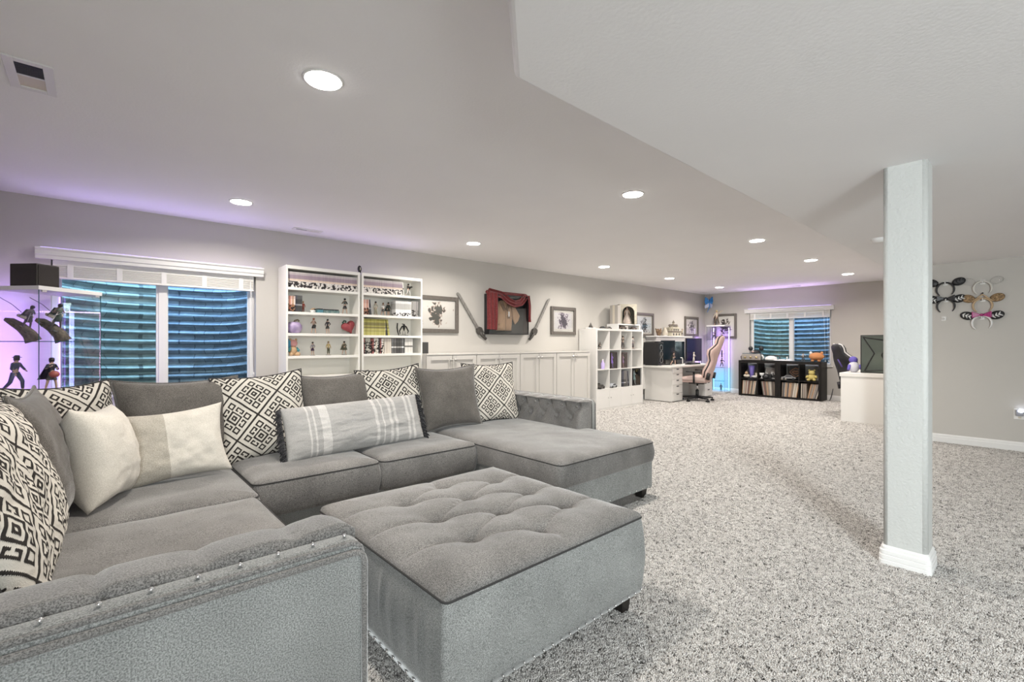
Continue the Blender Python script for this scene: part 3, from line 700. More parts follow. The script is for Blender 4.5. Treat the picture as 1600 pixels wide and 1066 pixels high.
# ------------------------------------------------------------------ bookcases and books
def rnd_mat(name, cols, rough=.6, band=None, print_dark=0, h=.17):
    """paper spines: colour chosen per object, printed bands up the spine"""
    m = bpy.data.materials.new(name); m.use_nodes = True; nt = m.node_tree; N = nt.nodes; L = nt.links; b = N['Principled BSDF']
    b.inputs['Roughness'].default_value = rough
    oi = N.new('ShaderNodeObjectInfo'); r = N.new('ShaderNodeValToRGB'); r.color_ramp.interpolation = 'CONSTANT'; e = r.color_ramp.elements
    while len(e) < len(cols): e.new(.5)
    for i, c in enumerate(cols): e[i].position = i/len(cols); e[i].color = (*c, 1)
    L.new(oi.outputs['Random'], r.inputs['Fac']); out = r.outputs['Color']
    tc = N.new('ShaderNodeTexCoord'); sp = N.new('ShaderNodeSeparateXYZ'); L.new(tc.outputs['Object'], sp.inputs[0])
    if band:
        dv = N.new('ShaderNodeMath'); dv.operation = 'DIVIDE'; dv.inputs[1].default_value = h; L.new(sp.outputs['Z'], dv.inputs[0])
        q = N.new('ShaderNodeValToRGB'); q.color_ramp.interpolation = 'CONSTANT'; e = q.color_ramp.elements
        while len(e) < len(band): e.new(.5)
        for i, (p, c) in enumerate(band): e[i].position = p; e[i].color = (*c, 1)
        L.new(dv.outputs[0], q.inputs['Fac'])
        mx = N.new('ShaderNodeMix'); mx.data_type = 'RGBA'; mx.blend_type = 'MULTIPLY'; mx.inputs[0].default_value = 1
        L.new(out, mx.inputs[6]); L.new(q.outputs['Color'], mx.inputs[7]); out = mx.outputs[2]
    if print_dark:
        ad = N.new('ShaderNodeVectorMath'); ad.operation = 'ADD'; L.new(tc.outputs['Object'], ad.inputs[0]); L.new(oi.outputs['Location'], ad.inputs[1])
        n = N.new('ShaderNodeTexNoise'); n.inputs['Scale'].default_value = 45; n.inputs['Detail'].default_value = 2; L.new(ad.outputs[0], n.inputs['Vector'])
        r2 = N.new('ShaderNodeValToRGB'); r2.color_ramp.elements[0].position = .46; r2.color_ramp.elements[0].color = (.03, .025, .03, 1); r2.color_ramp.elements[1].position = .53
        L.new(n.outputs['Fac'], r2.inputs['Fac'])
        lt = N.new('ShaderNodeMath'); lt.operation = 'LESS_THAN'; lt.inputs[1].default_value = h*print_dark; L.new(sp.outputs['Z'], lt.inputs[0])
        mx = N.new('ShaderNodeMix'); mx.data_type = 'RGBA'; mx.blend_type = 'MULTIPLY'; L.new(lt.outputs[0], mx.inputs[0]); L.new(out, mx.inputs[6]); L.new(r2.outputs['Color'], mx.inputs[7]); out = mx.outputs[2]
    L.new(out, b.inputs['Base Color']); return m
MB_mauve = rnd_mat('mauve_band_spines', [(.74, .70, .68), (.70, .66, .66), (.76, .73, .70)], band=[(0, (1, 1, .97)), (.42, (1, .86, .74)), (.50, (.9, .78, .66)), (.55, (.46, .38, .46)), (.80, (.66, .62, .66)), (.93, (.8, .8, .8))], print_dark=.40)
MB_pink = rnd_mat('pink_spines', [(.72, .55, .50), (.60, .28, .20), (.74, .68, .64), (.50, .33, .22)], band=[(0, (.55, .38, .28)), (.45, (1, .95, .93)), (.8, (.8, .7, .7))], print_dark=.5)
MB_dark = rnd_mat('dark_spines', [(.05, .05, .05), (.09, .085, .08), (.14, .14, .14), (.04, .04, .05)], band=[(0, (1, 1, 1)), (.40, (6, 6, 6)), (.5, (1, 1, 1)), (.8, (2, 2, 2))])
MB_white = rnd_mat('white_spines', [(.80, .80, .79), (.76, .76, .76)], band=[(0, (1, 1, 1)), (.5, (.62, .62, .60)), (.92, (.9, .9, .9))], print_dark=.25)
MB_grey = rnd_mat('grey_spines', [(.30, .29, .28), (.22, .21, .21), (.38, .37, .35)], print_dark=.5)
MB_yell = rnd_mat('yellow_spines', [(.44, .41, .13), (.40, .37, .11), (.47, .44, .16)], band=[(0, (1, 1, 1)), (.28, (.62, .6, .6)), (.33, (1, 1, 1)), (.48, (.45, .42, .45)), (.60, (.8, .8, .7)), (.68, (.42, .40, .42)), (.9, (.75, .75, .6))])
MB_mix = rnd_mat('mixed_spines', [(.70, .68, .64), (.06, .05, .05), (.52, .50, .44), (.30, .10, .09), (.66, .60, .50), (.20, .22, .20), (.75, .73, .70)], print_dark=.9)
MB_crm = rnd_mat('cream_spines', [(.66, .60, .52), (.60, .54, .47), (.68, .63, .57)])
MB_pale = rnd_mat('pale_spines', [(.72, .70, .66), (.66, .65, .62)], band=[(0, (1, 1, 1)), (.45, (.2, .2, .2)), (.56, (1, 1, 1))])
def books(n, x0, x1, y, z, h, d, m, label, group, lean=0, jit=.0, name='book', cat='book', axis='x'):
    w = (x1-x0)/n; me = MB().box((-w*.48, 0, 0), (w*.48, d, h)).mesh(name, m)
    for k in range(n):
        o = bpy.data.objects.new(name, me); COL.objects.link(o); tag(o, label, cat, group)
        c = x0+w*(k+.5); le = lean(k) if callable(lean) else lean
        s = 1+random.uniform(-jit, jit)
        o.scale = (1, 1, s); o.rotation_euler = (0, le, 0)
        o.location = (c, y+random.uniform(0, .004), z+abs(math.sin(le))*w*.48)
    return o
def bookcase(label, x0, w, tops, h=2.03):
    t = thing('bookcase', label, 'bookcase', (x0, 5.22, 0))
    for a in (0, w-.02): MB().box((a, 0, 0), (a+.02, .28, h)).build('side_panel', M_bookwhite, t, bevel=.0015)
    MB().box((.02, .002, h-.035), (w-.02, .28, h)).build('top_panel', M_bookwhite, t, bevel=.0015)
    MB().box((.02, .262, .06), (w-.02, .272, h-.035)).build('back_panel', M_bookwhite, t)
    for z in tops + [.45, .07]: MB().box((.02, .002, z-.028), (w-.02, .262, z)).build('shelf', M_bookwhite, t, bevel=.0015)
    MB().box((.02, .02, 0), (w-.02, .035, .045)).build('plinth', M_bookwhite, t)
    return t
bookcase('left white bookcase, next to the window, with its top shelf full of paperbacks', 1.49, .805, [1.80, 1.541, 1.312, 1.07, .85])
bookcase('right white bookcase, with the yellow volumes, beside the low cabinets', 2.32, .805, [1.80, 1.542, 1.30, 1.08, .842])
BY = 5.25
books(56, 1.514, 2.272, BY, 1.80, .168, .115, MB_mauve, 'slim paperback with a mauve banded spine in the full top row of the left bookcase', 'paperbacks filling the top shelf of the left bookcase')
books(39, 2.344, 2.862, BY, 1.80, .168, .115, MB_mauve, 'slim paperback with a mauve banded spine on the top shelf of the right bookcase', 'paperbacks on the top shelf of the right bookcase')
books(1, 2.872, 2.886, BY, 1.80, .168, .115, MB_pale, 'pale paperback leaning against the end of the top row beside the winged figurine', None, lean=R(-5))
books(5, 1.514, 1.592, BY, 1.541, .168, .115, MB_pink, 'pink and brown paperback at the left end of the second shelf, left bookcase', 'pink paperbacks on the second shelf')
books(4, 1.594, 1.662, BY, 1.541, .178, .115, MB_dark, 'black and white striped paperback beside the pink ones on the second shelf', 'striped dark paperbacks on the second shelf')
books(5, 2.350, 2.418, BY, 1.542, .180, .115, MB_pink, 'pinkish paperback at the left end of the second shelf, right bookcase', 'pink paperbacks in the right bookcase')
books(2, 2.428, 2.454, BY, 1.542, .183, .115, MB_dark, 'black paperback leaning at the end of the pinkish ones, right bookcase', 'leaning black paperbacks', lean=R(-6))
books(20, 2.765, 2.985, BY, 1.542, .188, .115, MB_white, 'white paperback with grey top in the long white set, right bookcase', 'white paperback set')
books(7, 2.987, 3.085, BY, 1.542, .198, .115, MB_grey, 'grey paperback in the set at the right end of the second shelf', 'grey paperback set')
books(17, 2.345, 2.632, BY, 1.30, .196, .125, MB_yell, 'yellow paperback in the upright yellow set, right bookcase', 'yellow paperback set')
books(1, 2.640, 2.654, BY, 1.30, .193, .12, MB_dark, 'black paperback leaning at the end of the yellow set', None, lean=R(-7))
books(2, 2.664, 2.690, BY, 1.30, .196, .12, MB_yell, 'yellow paperback leaning beyond the black one at the end of the yellow set', 'leaning yellow paperbacks', lean=R(-8))
books(14, 2.350, 2.615, BY, 1.08, .185, .12, MB_mix, 'paperback of mixed dark and cream colours at the left of the fourth shelf, right bookcase', 'mixed paperbacks on the fourth shelf', lean=lambda k: R(-3) if k in (1, 2, 3, 4) else 0, jit=.03)
books(8, 2.618, 2.708, BY, 1.08, .186, .12, MB_crm, 'cream paperback in the plain set on the fourth shelf, right bookcase', 'cream paperback set')
books(13, 2.712, 2.890, BY, 1.08, .187, .12, MB_dark, 'dark grey paperback in the banded set on the fourth shelf, right bookcase', 'dark grey paperback set')
books(8, 2.893, 3.005, BY, 1.08, .184, .12, MB_pale, 'pale paperback with a dark middle band at the right end of the fourth shelf', 'pale paperback set')
FY = 5.34
figurine('winged black figurine on the top shelf of the right bookcase', (2.985, FY, 1.80), R(20), .165, 'stride', (.02, .02, .02), (.03, .03, .03), (.5, .5, .5), prop=p_wings, basec=None)
figurine('small red and brown figurine right of the striped paperbacks on the second shelf', (1.70, FY, 1.541), 0, .12, 'stand', (.3, .15, .05), (.35, .05, .03), (.25, .05, .03), hat=(.25, .14, .06))
figurine('slim dark haired figurine in black standing alone right of the teal boxes', (2.165, FY, 1.541), R(-10), .185, 'guard', (.02, .02, .02), (.05, .08, .08), (.03, .03, .03), skirt=True, basec=None)
figurine('pale khaki figurine standing in the right bookcase beside the black paperbacks', (2.545, FY, 1.542), R(10), .17, 'hip', (.03, .03, .03), (.50, .47, .40), (.32, .30, .22), basec=None)
figurine('figurine in a white top and black skirt beside the black cloaked one', (2.645, FY, 1.542), 0, .16, 'raise', (.25, .15, .1), (.6, .58, .56), (.05, .05, .05), skirt=True, basec=None)
figurine('black cloaked figurine touching the long white paperback set', (2.715, FY, 1.542), R(15), .17, 'stand', (.02, .02, .02), (.03, .035, .03), (.03, .04, .03), skirt=True, cape=(.03, .035, .03), basec=None)
figurine('red haired figurine holding a round dark shield beside the purple ball', (1.812, FY, 1.312), 0, .172, 'guard', (.35, .10, .05), (.55, .40, .33), (.03, .03, .03), prop=p_disc, skirt=True)
figurine('long haired figurine in a short black dress, beside the heart shaped cushion', (1.965, FY, 1.312), 0, .165, 'hip', (.02, .02, .02), (.04, .04, .05), (.05, .05, .05), skirt=True, longhair=True)
figurine('dark haired figurine in a purple skirt on a black base, fourth shelf', (1.80, FY, 1.07), R(8), .148, 'hip', (.02, .02, .02), (.35, .33, .36), (.06, .03, .08), skirt=True)
figurine('fair haired figurine in olive trousers on a black base, fourth shelf', (1.975, FY, 1.07), 0, .155, 'stand', (.30, .22, .12), (.58, .45, .22), (.10, .10, .06))
figurine('dark haired figurine in an olive coat, right of the fair haired one', (2.158, FY, 1.07), R(-8), .158, 'guard', (.02, .02, .02), (.12, .12, .08), (.09, .09, .06), skirt=True, cape=(.1, .1, .07))
# purple gourd-like ball and heart cushion with curled stems
t = thing('stuffed_ball', 'round purple ball with a curled stem at the left of the third shelf', 'ornament', (1.598, FY-.02, 1.312))
MB().lathe([(.01, 0), (.06, .008), (.082, .05), (.080, .085), (.055, .118), (.012, .126)], n=22).build('ball', mat('purple_plush', (.24, .17, .36), .5, noise=.2, nscale=18, col2=(.46, .38, .54)), t, smooth=True)
MB().tube([(0, 0, .12), (.012, 0, .14), (.04, 0, .148), (.055, 0, .138), (.045, 0, .128)], [.01, .009, .008, .007, .004], 7).build('stem', mat('olive_stem', (.25, .2, .12), .6), t, smooth=True)
t = thing('heart_cushion', 'red heart shaped cushion with a curled green stem, right end of the third shelf', 'cushion', (2.195, FY-.03, 1.312), R(0))
hp = []
for k in range(40):
    a = 2*PI*k/40; x = 16*math.sin(a)**3; y = 13*math.cos(a)-5*math.cos(2*a)-2*math.cos(3*a)-math.cos(4*a); c, s_ = math.cos(R(22)), math.sin(R(22))
    hp.append(((x*c-y*s_)*.0050, (x*s_+y*c)*.0050+.085))
MB().loft([[(x*k, d, (z-.082)*k+.082) for x, z in hp] for k, d in ((.3, -.048), (.75, -.042), (.95, -.02), (1, 0), (.95, .02), (.75, .042), (.3, .048))]).build('heart', mat('red_felt', (.30, .05, .06), .6, noise=.15), t, smooth=True)
MB().tube([(-.05, 0, .11), (-.068, 0, .13), (-.05, 0, .155), (-.03, 0, .15), (-.032, 0, .135), (-.045, 0, .137)], [.010, .010, .009, .008, .007, .005], 7).build('stem', mat('dark_green_felt', (.05, .12, .09), .6), t, smooth=True)
t = thing('plush_toy', 'small seated plush toy in blue, pink and tan at the left of the fourth shelf', 'toy', (1.585, FY-.02, 1.07), R(15))
MB().ell((0, 0, .06), .045, .04, .055).build('body', mat('tan_plush', (.50, .34, .20), .9), t, smooth=True)
MB().ell((0, -.01, .135), .042, .04, .04).build('head', mat('pink_plush', (.66, .34, .32), .9), t, smooth=True)
MB().ell((-.04, .015, .13), .028, .04, .055).build('hood', mat('blue_plush', (.07, .28, .42), .9), t, smooth=True)
for sx in (-1, 1):
    MB().tube([(sx*.02, -.01, .02), (sx*.05, -.05, .018)], [.022, .018], 10).build('leg', mat('tan_plush', (.5, .34, .2)), t, smooth=True)
    MB().tube([(sx*.035, -.01, .085), (sx*.06, -.025, .05)], [.016, .013], 8).build('arm', mat('teal_plush', (.08, .30, .34), .9), t, smooth=True)
    MB().ell((sx*.032, -.01, .172), .014, .01, .016, 8, 6).build('ear', mat('tan_plush', (.5, .34, .2)), t, smooth=True)
t = thing('game_box', 'flat dark teal box lying on the second shelf of the left bookcase', 'box', (1.985, 5.33, 1.541))
MB().box((-.09, -.06, 0), (.09, .06, .034)).build('tray', mat('dark_teal', (.04, .11, .12), .5, noise=.4, nscale=60, col2=(.22, .29, .27)), t, bevel=.002); MB().box((-.085, -.055, .034), (.085, .055, .046)).build('lid', mat('black_card', (.02, .02, .02), .6), t, bevel=.002)
t = thing('game_box', 'small bright teal box beside the flat dark box on the second shelf', 'box', (1.862, 5.33, 1.541))
MB().box((-.03, -.06, 0), (.03, .06, .036)).build('tray', mat('bright_teal', (.07, .20, .24), .5), t, bevel=.002); MB().box((-.028, -.058, .036), (.028, .058, .05)).build('lid', mat('black_card', (.02, .02, .02)), t, bevel=.002)
t = thing('shell_dish', 'little white dish with a brown rim left of the teal boxes', 'dish', (1.80, 5.33, 1.541))
MB().lathe([(.012, 0), (.026, .006), (.030, .03), (.026, .03), (.02, .01), (.001, .009)], n=16).build('bowl', M_trim, t, smooth=True); MB().tube([(-.025, 0, .032), (0, .01, .047), (.028, .012, .052)], [.006, .009, .005], 7).build('rim', mat('tan_plush', (.5, .34, .2)), t, smooth=True)
# dark arched ornament and its curved stand-up blade
t = thing('ornament', 'black arched ornament with a slim curved horn on the third shelf, right bookcase', 'ornament', (2.93, FY, 1.30))
MB().box((-.045, -.03, 0), (.045, .03, .008)).build('base', M_black, t, bevel=.002)
mb = MB(); mb.tube([(-.055, 0, .02), (-.062, 0, .06), (-.03, 0, .115), (0, 0, .13), (.03, 0, .115), (.062, 0, .06), (.05, 0, .03)], [.004, .008, .009, .012, .009, .008, .004], 8); mb.tube([(0, 0, .06), (0, 0, .10), (.005, 0, .15)], [.004, .018, .006], 8); mb.tube([(0, 0, .145), (-.03, 0, .15)], [.008, .003], 6); mb.build('arch', M_black, t, smooth=True)
MB().tube([(-.015, 0, .008), (-.02, 0, .045), (0, 0, .07), (.02, 0, .045), (.015, 0, .008)], .005, 6).build('stand', M_metal, t, smooth=True)
t = tag(MB().tube([(0, 0, .0), (-.018, 0, .05), (-.026, 0, .10), (-.022, 0, .16)], [.005, .008, .009, .008], 8).build('horn', M_black, None, smooth=True, loc=(2.86, FY, 1.30)), 'slim curved black horn left of the arched ornament', 'ornament')
t = thing('motion_sensor', 'small black oval camera standing between the two bookcases on top', 'camera', (2.307, 5.26, 2.03))
MB().ell((0, 0, .045), .024, .022, .040, 14, 10).build('body', M_black, t, smooth=True); MB().cyl((0, 0, 0), (0, 0, .012), .018).build('foot', M_black, t)
for z in (.036, .054): MB().lathe([(.001, 0), (.007, 0), (.006, -.004), (.001, -.005)], (0, 0, 0), 10).build('lens', M_cream, t, rot=(R(-90), 0, 0), loc=(0, -.0205, z))

# ------------------------------------------------------------------ low cabinets
def cabinet(label, x0, x1):
    t = thing('cabinet', label, 'cabinet', (x0, 5.12, 0)); w = x1-x0
    MB().box((0, .02, 0), (w, .385, 1.05)).build('carcass', M_whitec, t); MB().box((-.0, -.005, 1.05), (w, .39, 1.07)).build('top_panel', M_whitec, t, bevel=.002)
    for s in (0, 1):
        a = .004+s*w/2; b = (s+1)*w/2-.004; f = .06
        mb = MB(); pane_frame(mb, a, b, .05, 1.044, 0, .019, f); d = mb.build('door', M_whitec, t, bevel=.002)
        MB().box((a+f, .0155, .05+f), (b-f, .019, 1.044-f)).build('panel', M_whitec, d)
        kx = b-.032 if s == 0 else a+.032
        mb = MB(); mb.cyl((kx, 0, .985), (kx, -.016, .985), .007); mb.ell((kx, -.024, .985), .026, .012, .020, 12, 8); mb.build('knob', M_metal, d, smooth=True)
CB = [3.125, 3.925, 4.745, 5.545, 6.40]
for i, l in enumerate(['first low white two door cabinet, beside the bookcase under the landscape print', 'second low white cabinet from the bookcase, under the jacket display case', 'third low white cabinet from the bookcase, under the right blade', 'last low white cabinet, touching the tall cube shelf']): cabinet(l, CB[i]+.002, CB[i+1]-.002)
t = thing('speaker', 'dark grey box speaker on the first cabinet beside the bookcase', 'speaker', (3.20, 5.36, 1.07)); MB().box((-.06, -.07, 0), (.06, .08, .15)).build('case', M_dkgrey, t, bevel=.004); MB().box((-.05, -.074, .01), (.05, -.07, .14)).build('grille', mat('speaker_cloth', (.05, .05, .05), .9, bump=.5, bscale=400), t)

# ------------------------------------------------------------------ framed prints, blades, display case
def art_mat(name, paper, ink, scale, seed, ink2=None, thr=.52):
    m = bpy.data.materials.new(name); m.use_nodes = True; nt = m.node_tree; N = nt.nodes; L = nt.links; b = N['Principled BSDF']; b.inputs['Roughness'].default_value = .7
    tc = N.new('ShaderNodeTexCoord'); mp = N.new('ShaderNodeMapping'); mp.inputs['Location'].default_value = (seed*3.1, seed, seed*1.7); L.new(tc.outputs['Object'], mp.inputs['Vector'])
    n = N.new('ShaderNodeTexNoise'); n.inputs['Scale'].default_value = scale*2.2; n.inputs['Detail'].default_value = 5; n.inputs['Distortion'].default_value = 1.2; L.new(mp.outputs[0], n.inputs['Vector'])
    g = N.new('ShaderNodeTexGradient'); g.gradient_type = 'SPHERICAL'; mg = N.new('ShaderNodeMapping'); mg.inputs['Scale'].default_value = (5.6, 1, 4.2); L.new(tc.outputs['Object'], mg.inputs['Vector']); L.new(mg.outputs[0], g.inputs['Vector'])
    a = N.new('ShaderNodeMath'); a.operation = 'MULTIPLY_ADD'; a.inputs[1].default_value = .42; L.new(g.outputs['Fac'], a.inputs[0]); L.new(n.outputs['Fac'], a.inputs[2])
    r = N.new('ShaderNodeValToRGB'); e = r.color_ramp.elements; e[0].position = .64; e[0].color = (*paper, 1); e[1].position = .73; e[1].color = (*ink, 1)
    if ink2: k = e.new(.68); k.color = (*ink2, 1)
    L.new(a.outputs[0], r.inputs['Fac']); L.new(r.outputs['Color'], b.inputs['Base Color']); return m
M_frame = mat('pewter_frame', (.16, .145, .13), .4, metal=.3, noise=.1); M_mount = mat('picture_mount', (.70, .68, .64), .8)
M_fglass = glass('picture_glass', (.985, .985, .985), .25)
def print_(label, w, h, place, art, fw=.055, mw=.055, name='framed_print'):
    t = thing(name, label, 'picture'); t.location, t.rotation_euler = place
    mb = MB(); pane_frame(mb, -w/2, w/2, -h/2, h/2, -.035, -.002, fw); mb.build('frame', M_frame, t, bevel=.006)
    MB().box((-w/2+fw, -.012, -h/2+fw), (w/2-fw, -.004, h/2-fw)).build('mount', M_mount, t)
    MB().box((-w/2+fw+mw, -.0135, -h/2+fw+mw), (w/2-fw-mw, -.012, h/2-fw-mw)).build('sheet', art, t)
    MB().box((-w/2+fw, -.018, -h/2+fw), (w/2-fw, -.0165, h/2-fw)).build('glazing', M_fglass, t)
A1 = art_mat('wash_drawing', (.72, .70, .66), (.10, .10, .09), 6, 1.3, (.48, .36, .30))
print_('pewter framed landscape wash drawing in rust and grey between bookcase and left blade', .72, .51, ((3.525, YW, 1.605), (0, 0, 0)), A1, mw=.02)
print_('pewter framed print of a violet and grey sketch right of the right blade', .645, .485, ((6.135, YW, 1.598), (0, 0, 0)), art_mat('violet_sketch', (.72, .71, .73), (.08, .07, .10), 8, 4.2, (.45, .38, .48)), mw=.045)
print_('pewter framed monochrome print partly behind the cube shelf display', .70, .50, ((8.70, YW, 1.60), (0, 0, 0)), art_mat('mono_sketch', (.70, .73, .76), (.05, .05, .06), 7, 7.7, (.35, .35, .40)), mw=.03)
print_('pewter framed pale print above the right desk monitor near the room corner', .67, .47, ((10.745, YW, 1.61), (0, 0, 0)), art_mat('pale_sketch', (.74, .70, .70), (.12, .11, .12), 7, 2.6, (.50, .46, .48)), mw=.03)
print_('pewter framed dark animal sketch on the far wall behind the glowing glass tower', .545, .60, ((XF, 5.0, 1.62), (0, 0, -PI/2)), art_mat('animal_sketch', (.70, .68, .64), (.04, .035, .03), 5, 9.1, (.22, .19, .17)), mw=.025)
M_blade = mat('blade_steel', (.42, .41, .39), .35, metal=.7); M_hilt = mat('hilt_grey', (.07, .065, .06), .5, noise=.3, nscale=90)
def blade(label, x, z, ang):
    t = thing('wall_sword', label, 'sword', (x, YW-.03, z)); t.rotation_euler = (0, ang, 0)
    mb = MB(); mb.prism([(-.020, .10), (.022, .10), (.022, .70), (.006, .745), (-.020, .745)], -.004, .004, 'y'); o = mb.build('blade', M_blade, t)
    for k in range(6): MB().prism([(-.020, .17+.09*k), (.022, .19+.09*k), (.022, .193+.09*k), (-.020, .173+.09*k)], -.005, .005, 'y').build('score_line', M_hilt, o)
    MB().prism([(-.045, .03), (.05, .02), (.06, .09), (.03, .13), (-.03, .13), (-.05, .09)], -.02, .018, 'y').build('guard', M_hilt, t, bevel=.006)
    MB().tube([(0, 0, .05), (.008, 0, -.02), (.03, 0, -.10)], [.028, .024, .022], 10).build('grip', M_hilt, t, smooth=True)
    MB().tube([(.04, 0, .04), (.06, 0, 0), (.045, 0, -.05)], .006, 6).build('trigger', M_hilt, t, smooth=True)
    MB().cyl((0, .0, .3), (0, .03, .3), .008).build('wall_pin', M_metal, t)
blade('long grey blade with a dark hilt hung left of the jacket display case', 4.30, 1.33, R(-36))
blade('grey blade with a dark hilt hung right of the jacket display case', 5.37, 1.335, R(32))
bt = [o for o in COL.objects if o.name.startswith('wall_sword')][1]; bt.scale = (-1, 1, 1); bt.rotation_euler = (0, R(32), 0)
# glazed display case with a folded tan jacket, red scarf hung over it
t = thing('display_case', 'black glazed wall case holding a tan jacket', 'display case', (4.78, YW, 1.645)); w, h = .82, .61
mb = MB(); pane_frame(mb, -w/2, w/2, -h/2, h/2, -.12, -.003, .018); mb.build('frame', M_black, t, bevel=.002)
MB().box((-w/2+.018, -.012, -h/2+.018), (w/2-.018, -.003, h/2-.018)).build('backing', mat('green_black_felt', (.022, .035, .035), .9), t)
MB().box((-w/2+.018, -.116, -h/2+.018), (w/2-.018, -.113, h/2-.018)).build('glazing', M_fglass, t)
t = thing('jacket', 'short tan jacket pinned inside the black wall case', 'jacket', (4.74, YW-.045, 1.64))
M_tan = fabric('tan_cotton', (.36, .23, .145), (.52, .35, .23), 120, .4, .003, .1, .1); M_tan2 = fabric('tan_seam', (.17, .11, .08), (.24, .17, .12), 120, .4, .003, .1, .1)
def cloth(poly, d, nm, m, par, puff=.02):
    cx = sum(p[0] for p in poly)/len(poly); cz = sum(p[1] for p in poly)/len(poly)
    MB().loft([[(cx+(x-cx)*k, y, cz+(z-cz)*k) for x, z in poly] for k, y in ((1, d), (1, d-puff*.5), (.94, d-puff*.85), (.75, d-puff))]).build(nm, m, par, smooth=True)
cloth([(-.15, -.24), (.14, -.24), (.17, .02), (.12, .20), (.05, .23), (-.06, .23), (-.14, .20), (-.18, .02)], .02, 'body', M_tan, t, .035)
cloth([(-.13, .20), (-.20, .13), (-.29, -.04), (-.25, -.13), (-.12, -.16), (-.02, -.03), (-.04, .02), (-.16, .02)], -.012, 'sleeve', M_tan, t, .022)
cloth([(.11, .20), (.18, .16), (.30, .00), (.27, -.08), (.20, -.14), (.15, -.05), (.14, .05)], -.012, 'sleeve', M_tan, t, .022)
cloth([(-.06, .23), (0, .10), (-.03, .06), (-.12, .18)], -.02, 'lapel', M_tan2, t, .01); cloth([(.05, .23), (0.01, .10), (.04, .06), (.10, .18)], -.02, 'lapel', M_tan2, t, .01)
MB().tube([(.005, -.025, .10), (.0, -.028, -.23)], .004, 6).build('front_seam', M_tan2, t, smooth=True)
cloth([(.04, .0), (.10, .0), (.10, -.05), (.04, -.05)], -.018, 'pocket', M_tan2, t, .006); cloth([(.055, .06), (.085, .06), (.083, -.02), (.057, -.02)], -.024, 'badge', M_trim, t, .004); cloth([(-.27, .10), (-.23, .12), (-.215, .06), (-.25, .02)], -.03, 'badge', M_trim, t, .004)
M_scarf = fabric('dark_red_knit', (.13, .025, .028), (.24, .055, .055), 110, .8, .006, .3, .15)
t = thing('scarf', 'dark red scarf draped over the top and left side of the jacket case', 'scarf', (4.775, YW-.13, 1.645))
def drape(nm, pts, wid, thick=.012, n=30, ph=0, fold=3):
    mb = MB(); P = [Vector(p) for p in pts]
    def at(s): 
        k = s*(len(P)-1); i = min(int(k), len(P)-2); return P[i].lerp(P[i+1], k-i)
    def fn(u, v):
        p = at(v); q = at(min(1, v+.02))-at(max(0, v-.02)); q.normalize(); sd = Vector((q.z, 0, -q.x))
        return tuple(p+sd*wid*(u-.5)+Vector((0, -.014*math.sin(u*PI*2*fold+ph+v*2)-.006, 0)))
    mb.grid(22, n, fn); o = mb.build(nm, M_scarf, t, smooth=True); o.modifiers.new('solid', 'SOLIDIFY').thickness = thick; return o
drape('hanging_end', [(-.355, .01, .325), (-.365, 0, .10), (-.365, 0, -.10), (-.37, 0, -.235)], .20, fold=3)
drape('swag', [(-.40, .03, .335), (-.15, .02, .30), (-.02, 0, .20), (.10, -.005, .165), (.24, 0, .20), (.36, .02, .31)], .10, ph=1, fold=2)
drape('top_fold', [(-.43, .06, .325), (-.2, .06, .325), (.1, .06, .325), (.41, .06, .325)], .06, ph=2, fold=1)
drape('short_end', [(.395, .01, .32), (.42, 0, .15), (.425, 0, -.04), (.428, 0, -.10)], .05, ph=2, fold=1)

# ------------------------------------------------------------------ glass display cabinets with LED strips
def led(par, p, q, w, col, strength):
    """thin LED strip: plastic channel plus glowing lens; returns the glowing part"""
    m = mat('led_%d_%d_%d_%d' % (*[int(c*99) for c in col], int(strength)), col, .5, emit=strength, ecol=col)
    return MB().tube([p, q], w, 6).build('led_strip', m, par)
def glass_case(label, loc, rz, w, d, h, shelves):
    t = thing('display_cabinet', label, 'cabinet', loc, rz)
    MB().box((-.005, -.005, h-.03), (w+.005, d+.005, h)).build('top_board', M_trim, t, bevel=.002)
    MB().box((-.005, -.005, 0), (w+.005, d+.005, .05)).build('base_board', M_trim, t, bevel=.002)
    for nm, a, b in (('glass_side', (0, .004, .05), (.004, d-.004, h-.03)), ('glass_side', (w-.004, .004, .05), (w, d-.004, h-.03)), ('glass_back', (.004, d-.004, .05), (w-.004, d, h-.03)), ('glass_door', (.004, 0, .05), (w-.004, .004, h-.03))):
        MB().box(a, b).build(nm, M_glass, t)
    for z in shelves:
        s = MB().box((.006, .006, z), (w-.006, d-.006, z+.006)).build('glass_shelf', M_glass, t)
        mb = MB(); pane_frame(mb, .006, w-.006, 0, 1, 0, 1, .001); mb = MB()
        mb.box((.006, .005, z), (w-.006, .0062, z+.006)); mb.box((.005, .006, z), (.0062, d-.006, z+.006)); mb.build('shelf_edge', M_glassedge, s)
    for (x, y) in ((0, 0), (w, 0), (0, d), (w, d)):
        MB().box((x-.004 if x else 0, y-.004 if y else 0, .05), (x if x else .004, y if y else .004, h-.03)).build('corner_edge', M_glassedge, t)
    for x in (.02, w-.05): MB().box((x, -.006, h-.045), (x+.03, .004, h-.03)).build('hinge', M_metal, t)
    return t
VIO = (.42, .20, 1.0); PNK = (1.0, .50, .85); BLU = (.10, .35, 1.0); CYA = (.10, .65, 1.0)
rzc = R(42.7)
case = glass_case('violet lit glass display cabinet with a white top, left of the window', (-.31, 4.87, 0), rzc, .47, .37, 1.63, [1.215, .825, .43])
def cl(x, y, z=0): 
    c, s_ = math.cos(rzc), math.sin(rzc); return (-.31+x*c-y*s_, 4.87+x*s_+y*c, z)
for k, (x, z0, z1) in enumerate(((.02, .08, 1.59), (.45, .08, 1.59))): led(case, (x, .36, z0), (x, .36, z1), .006, VIO, 2)
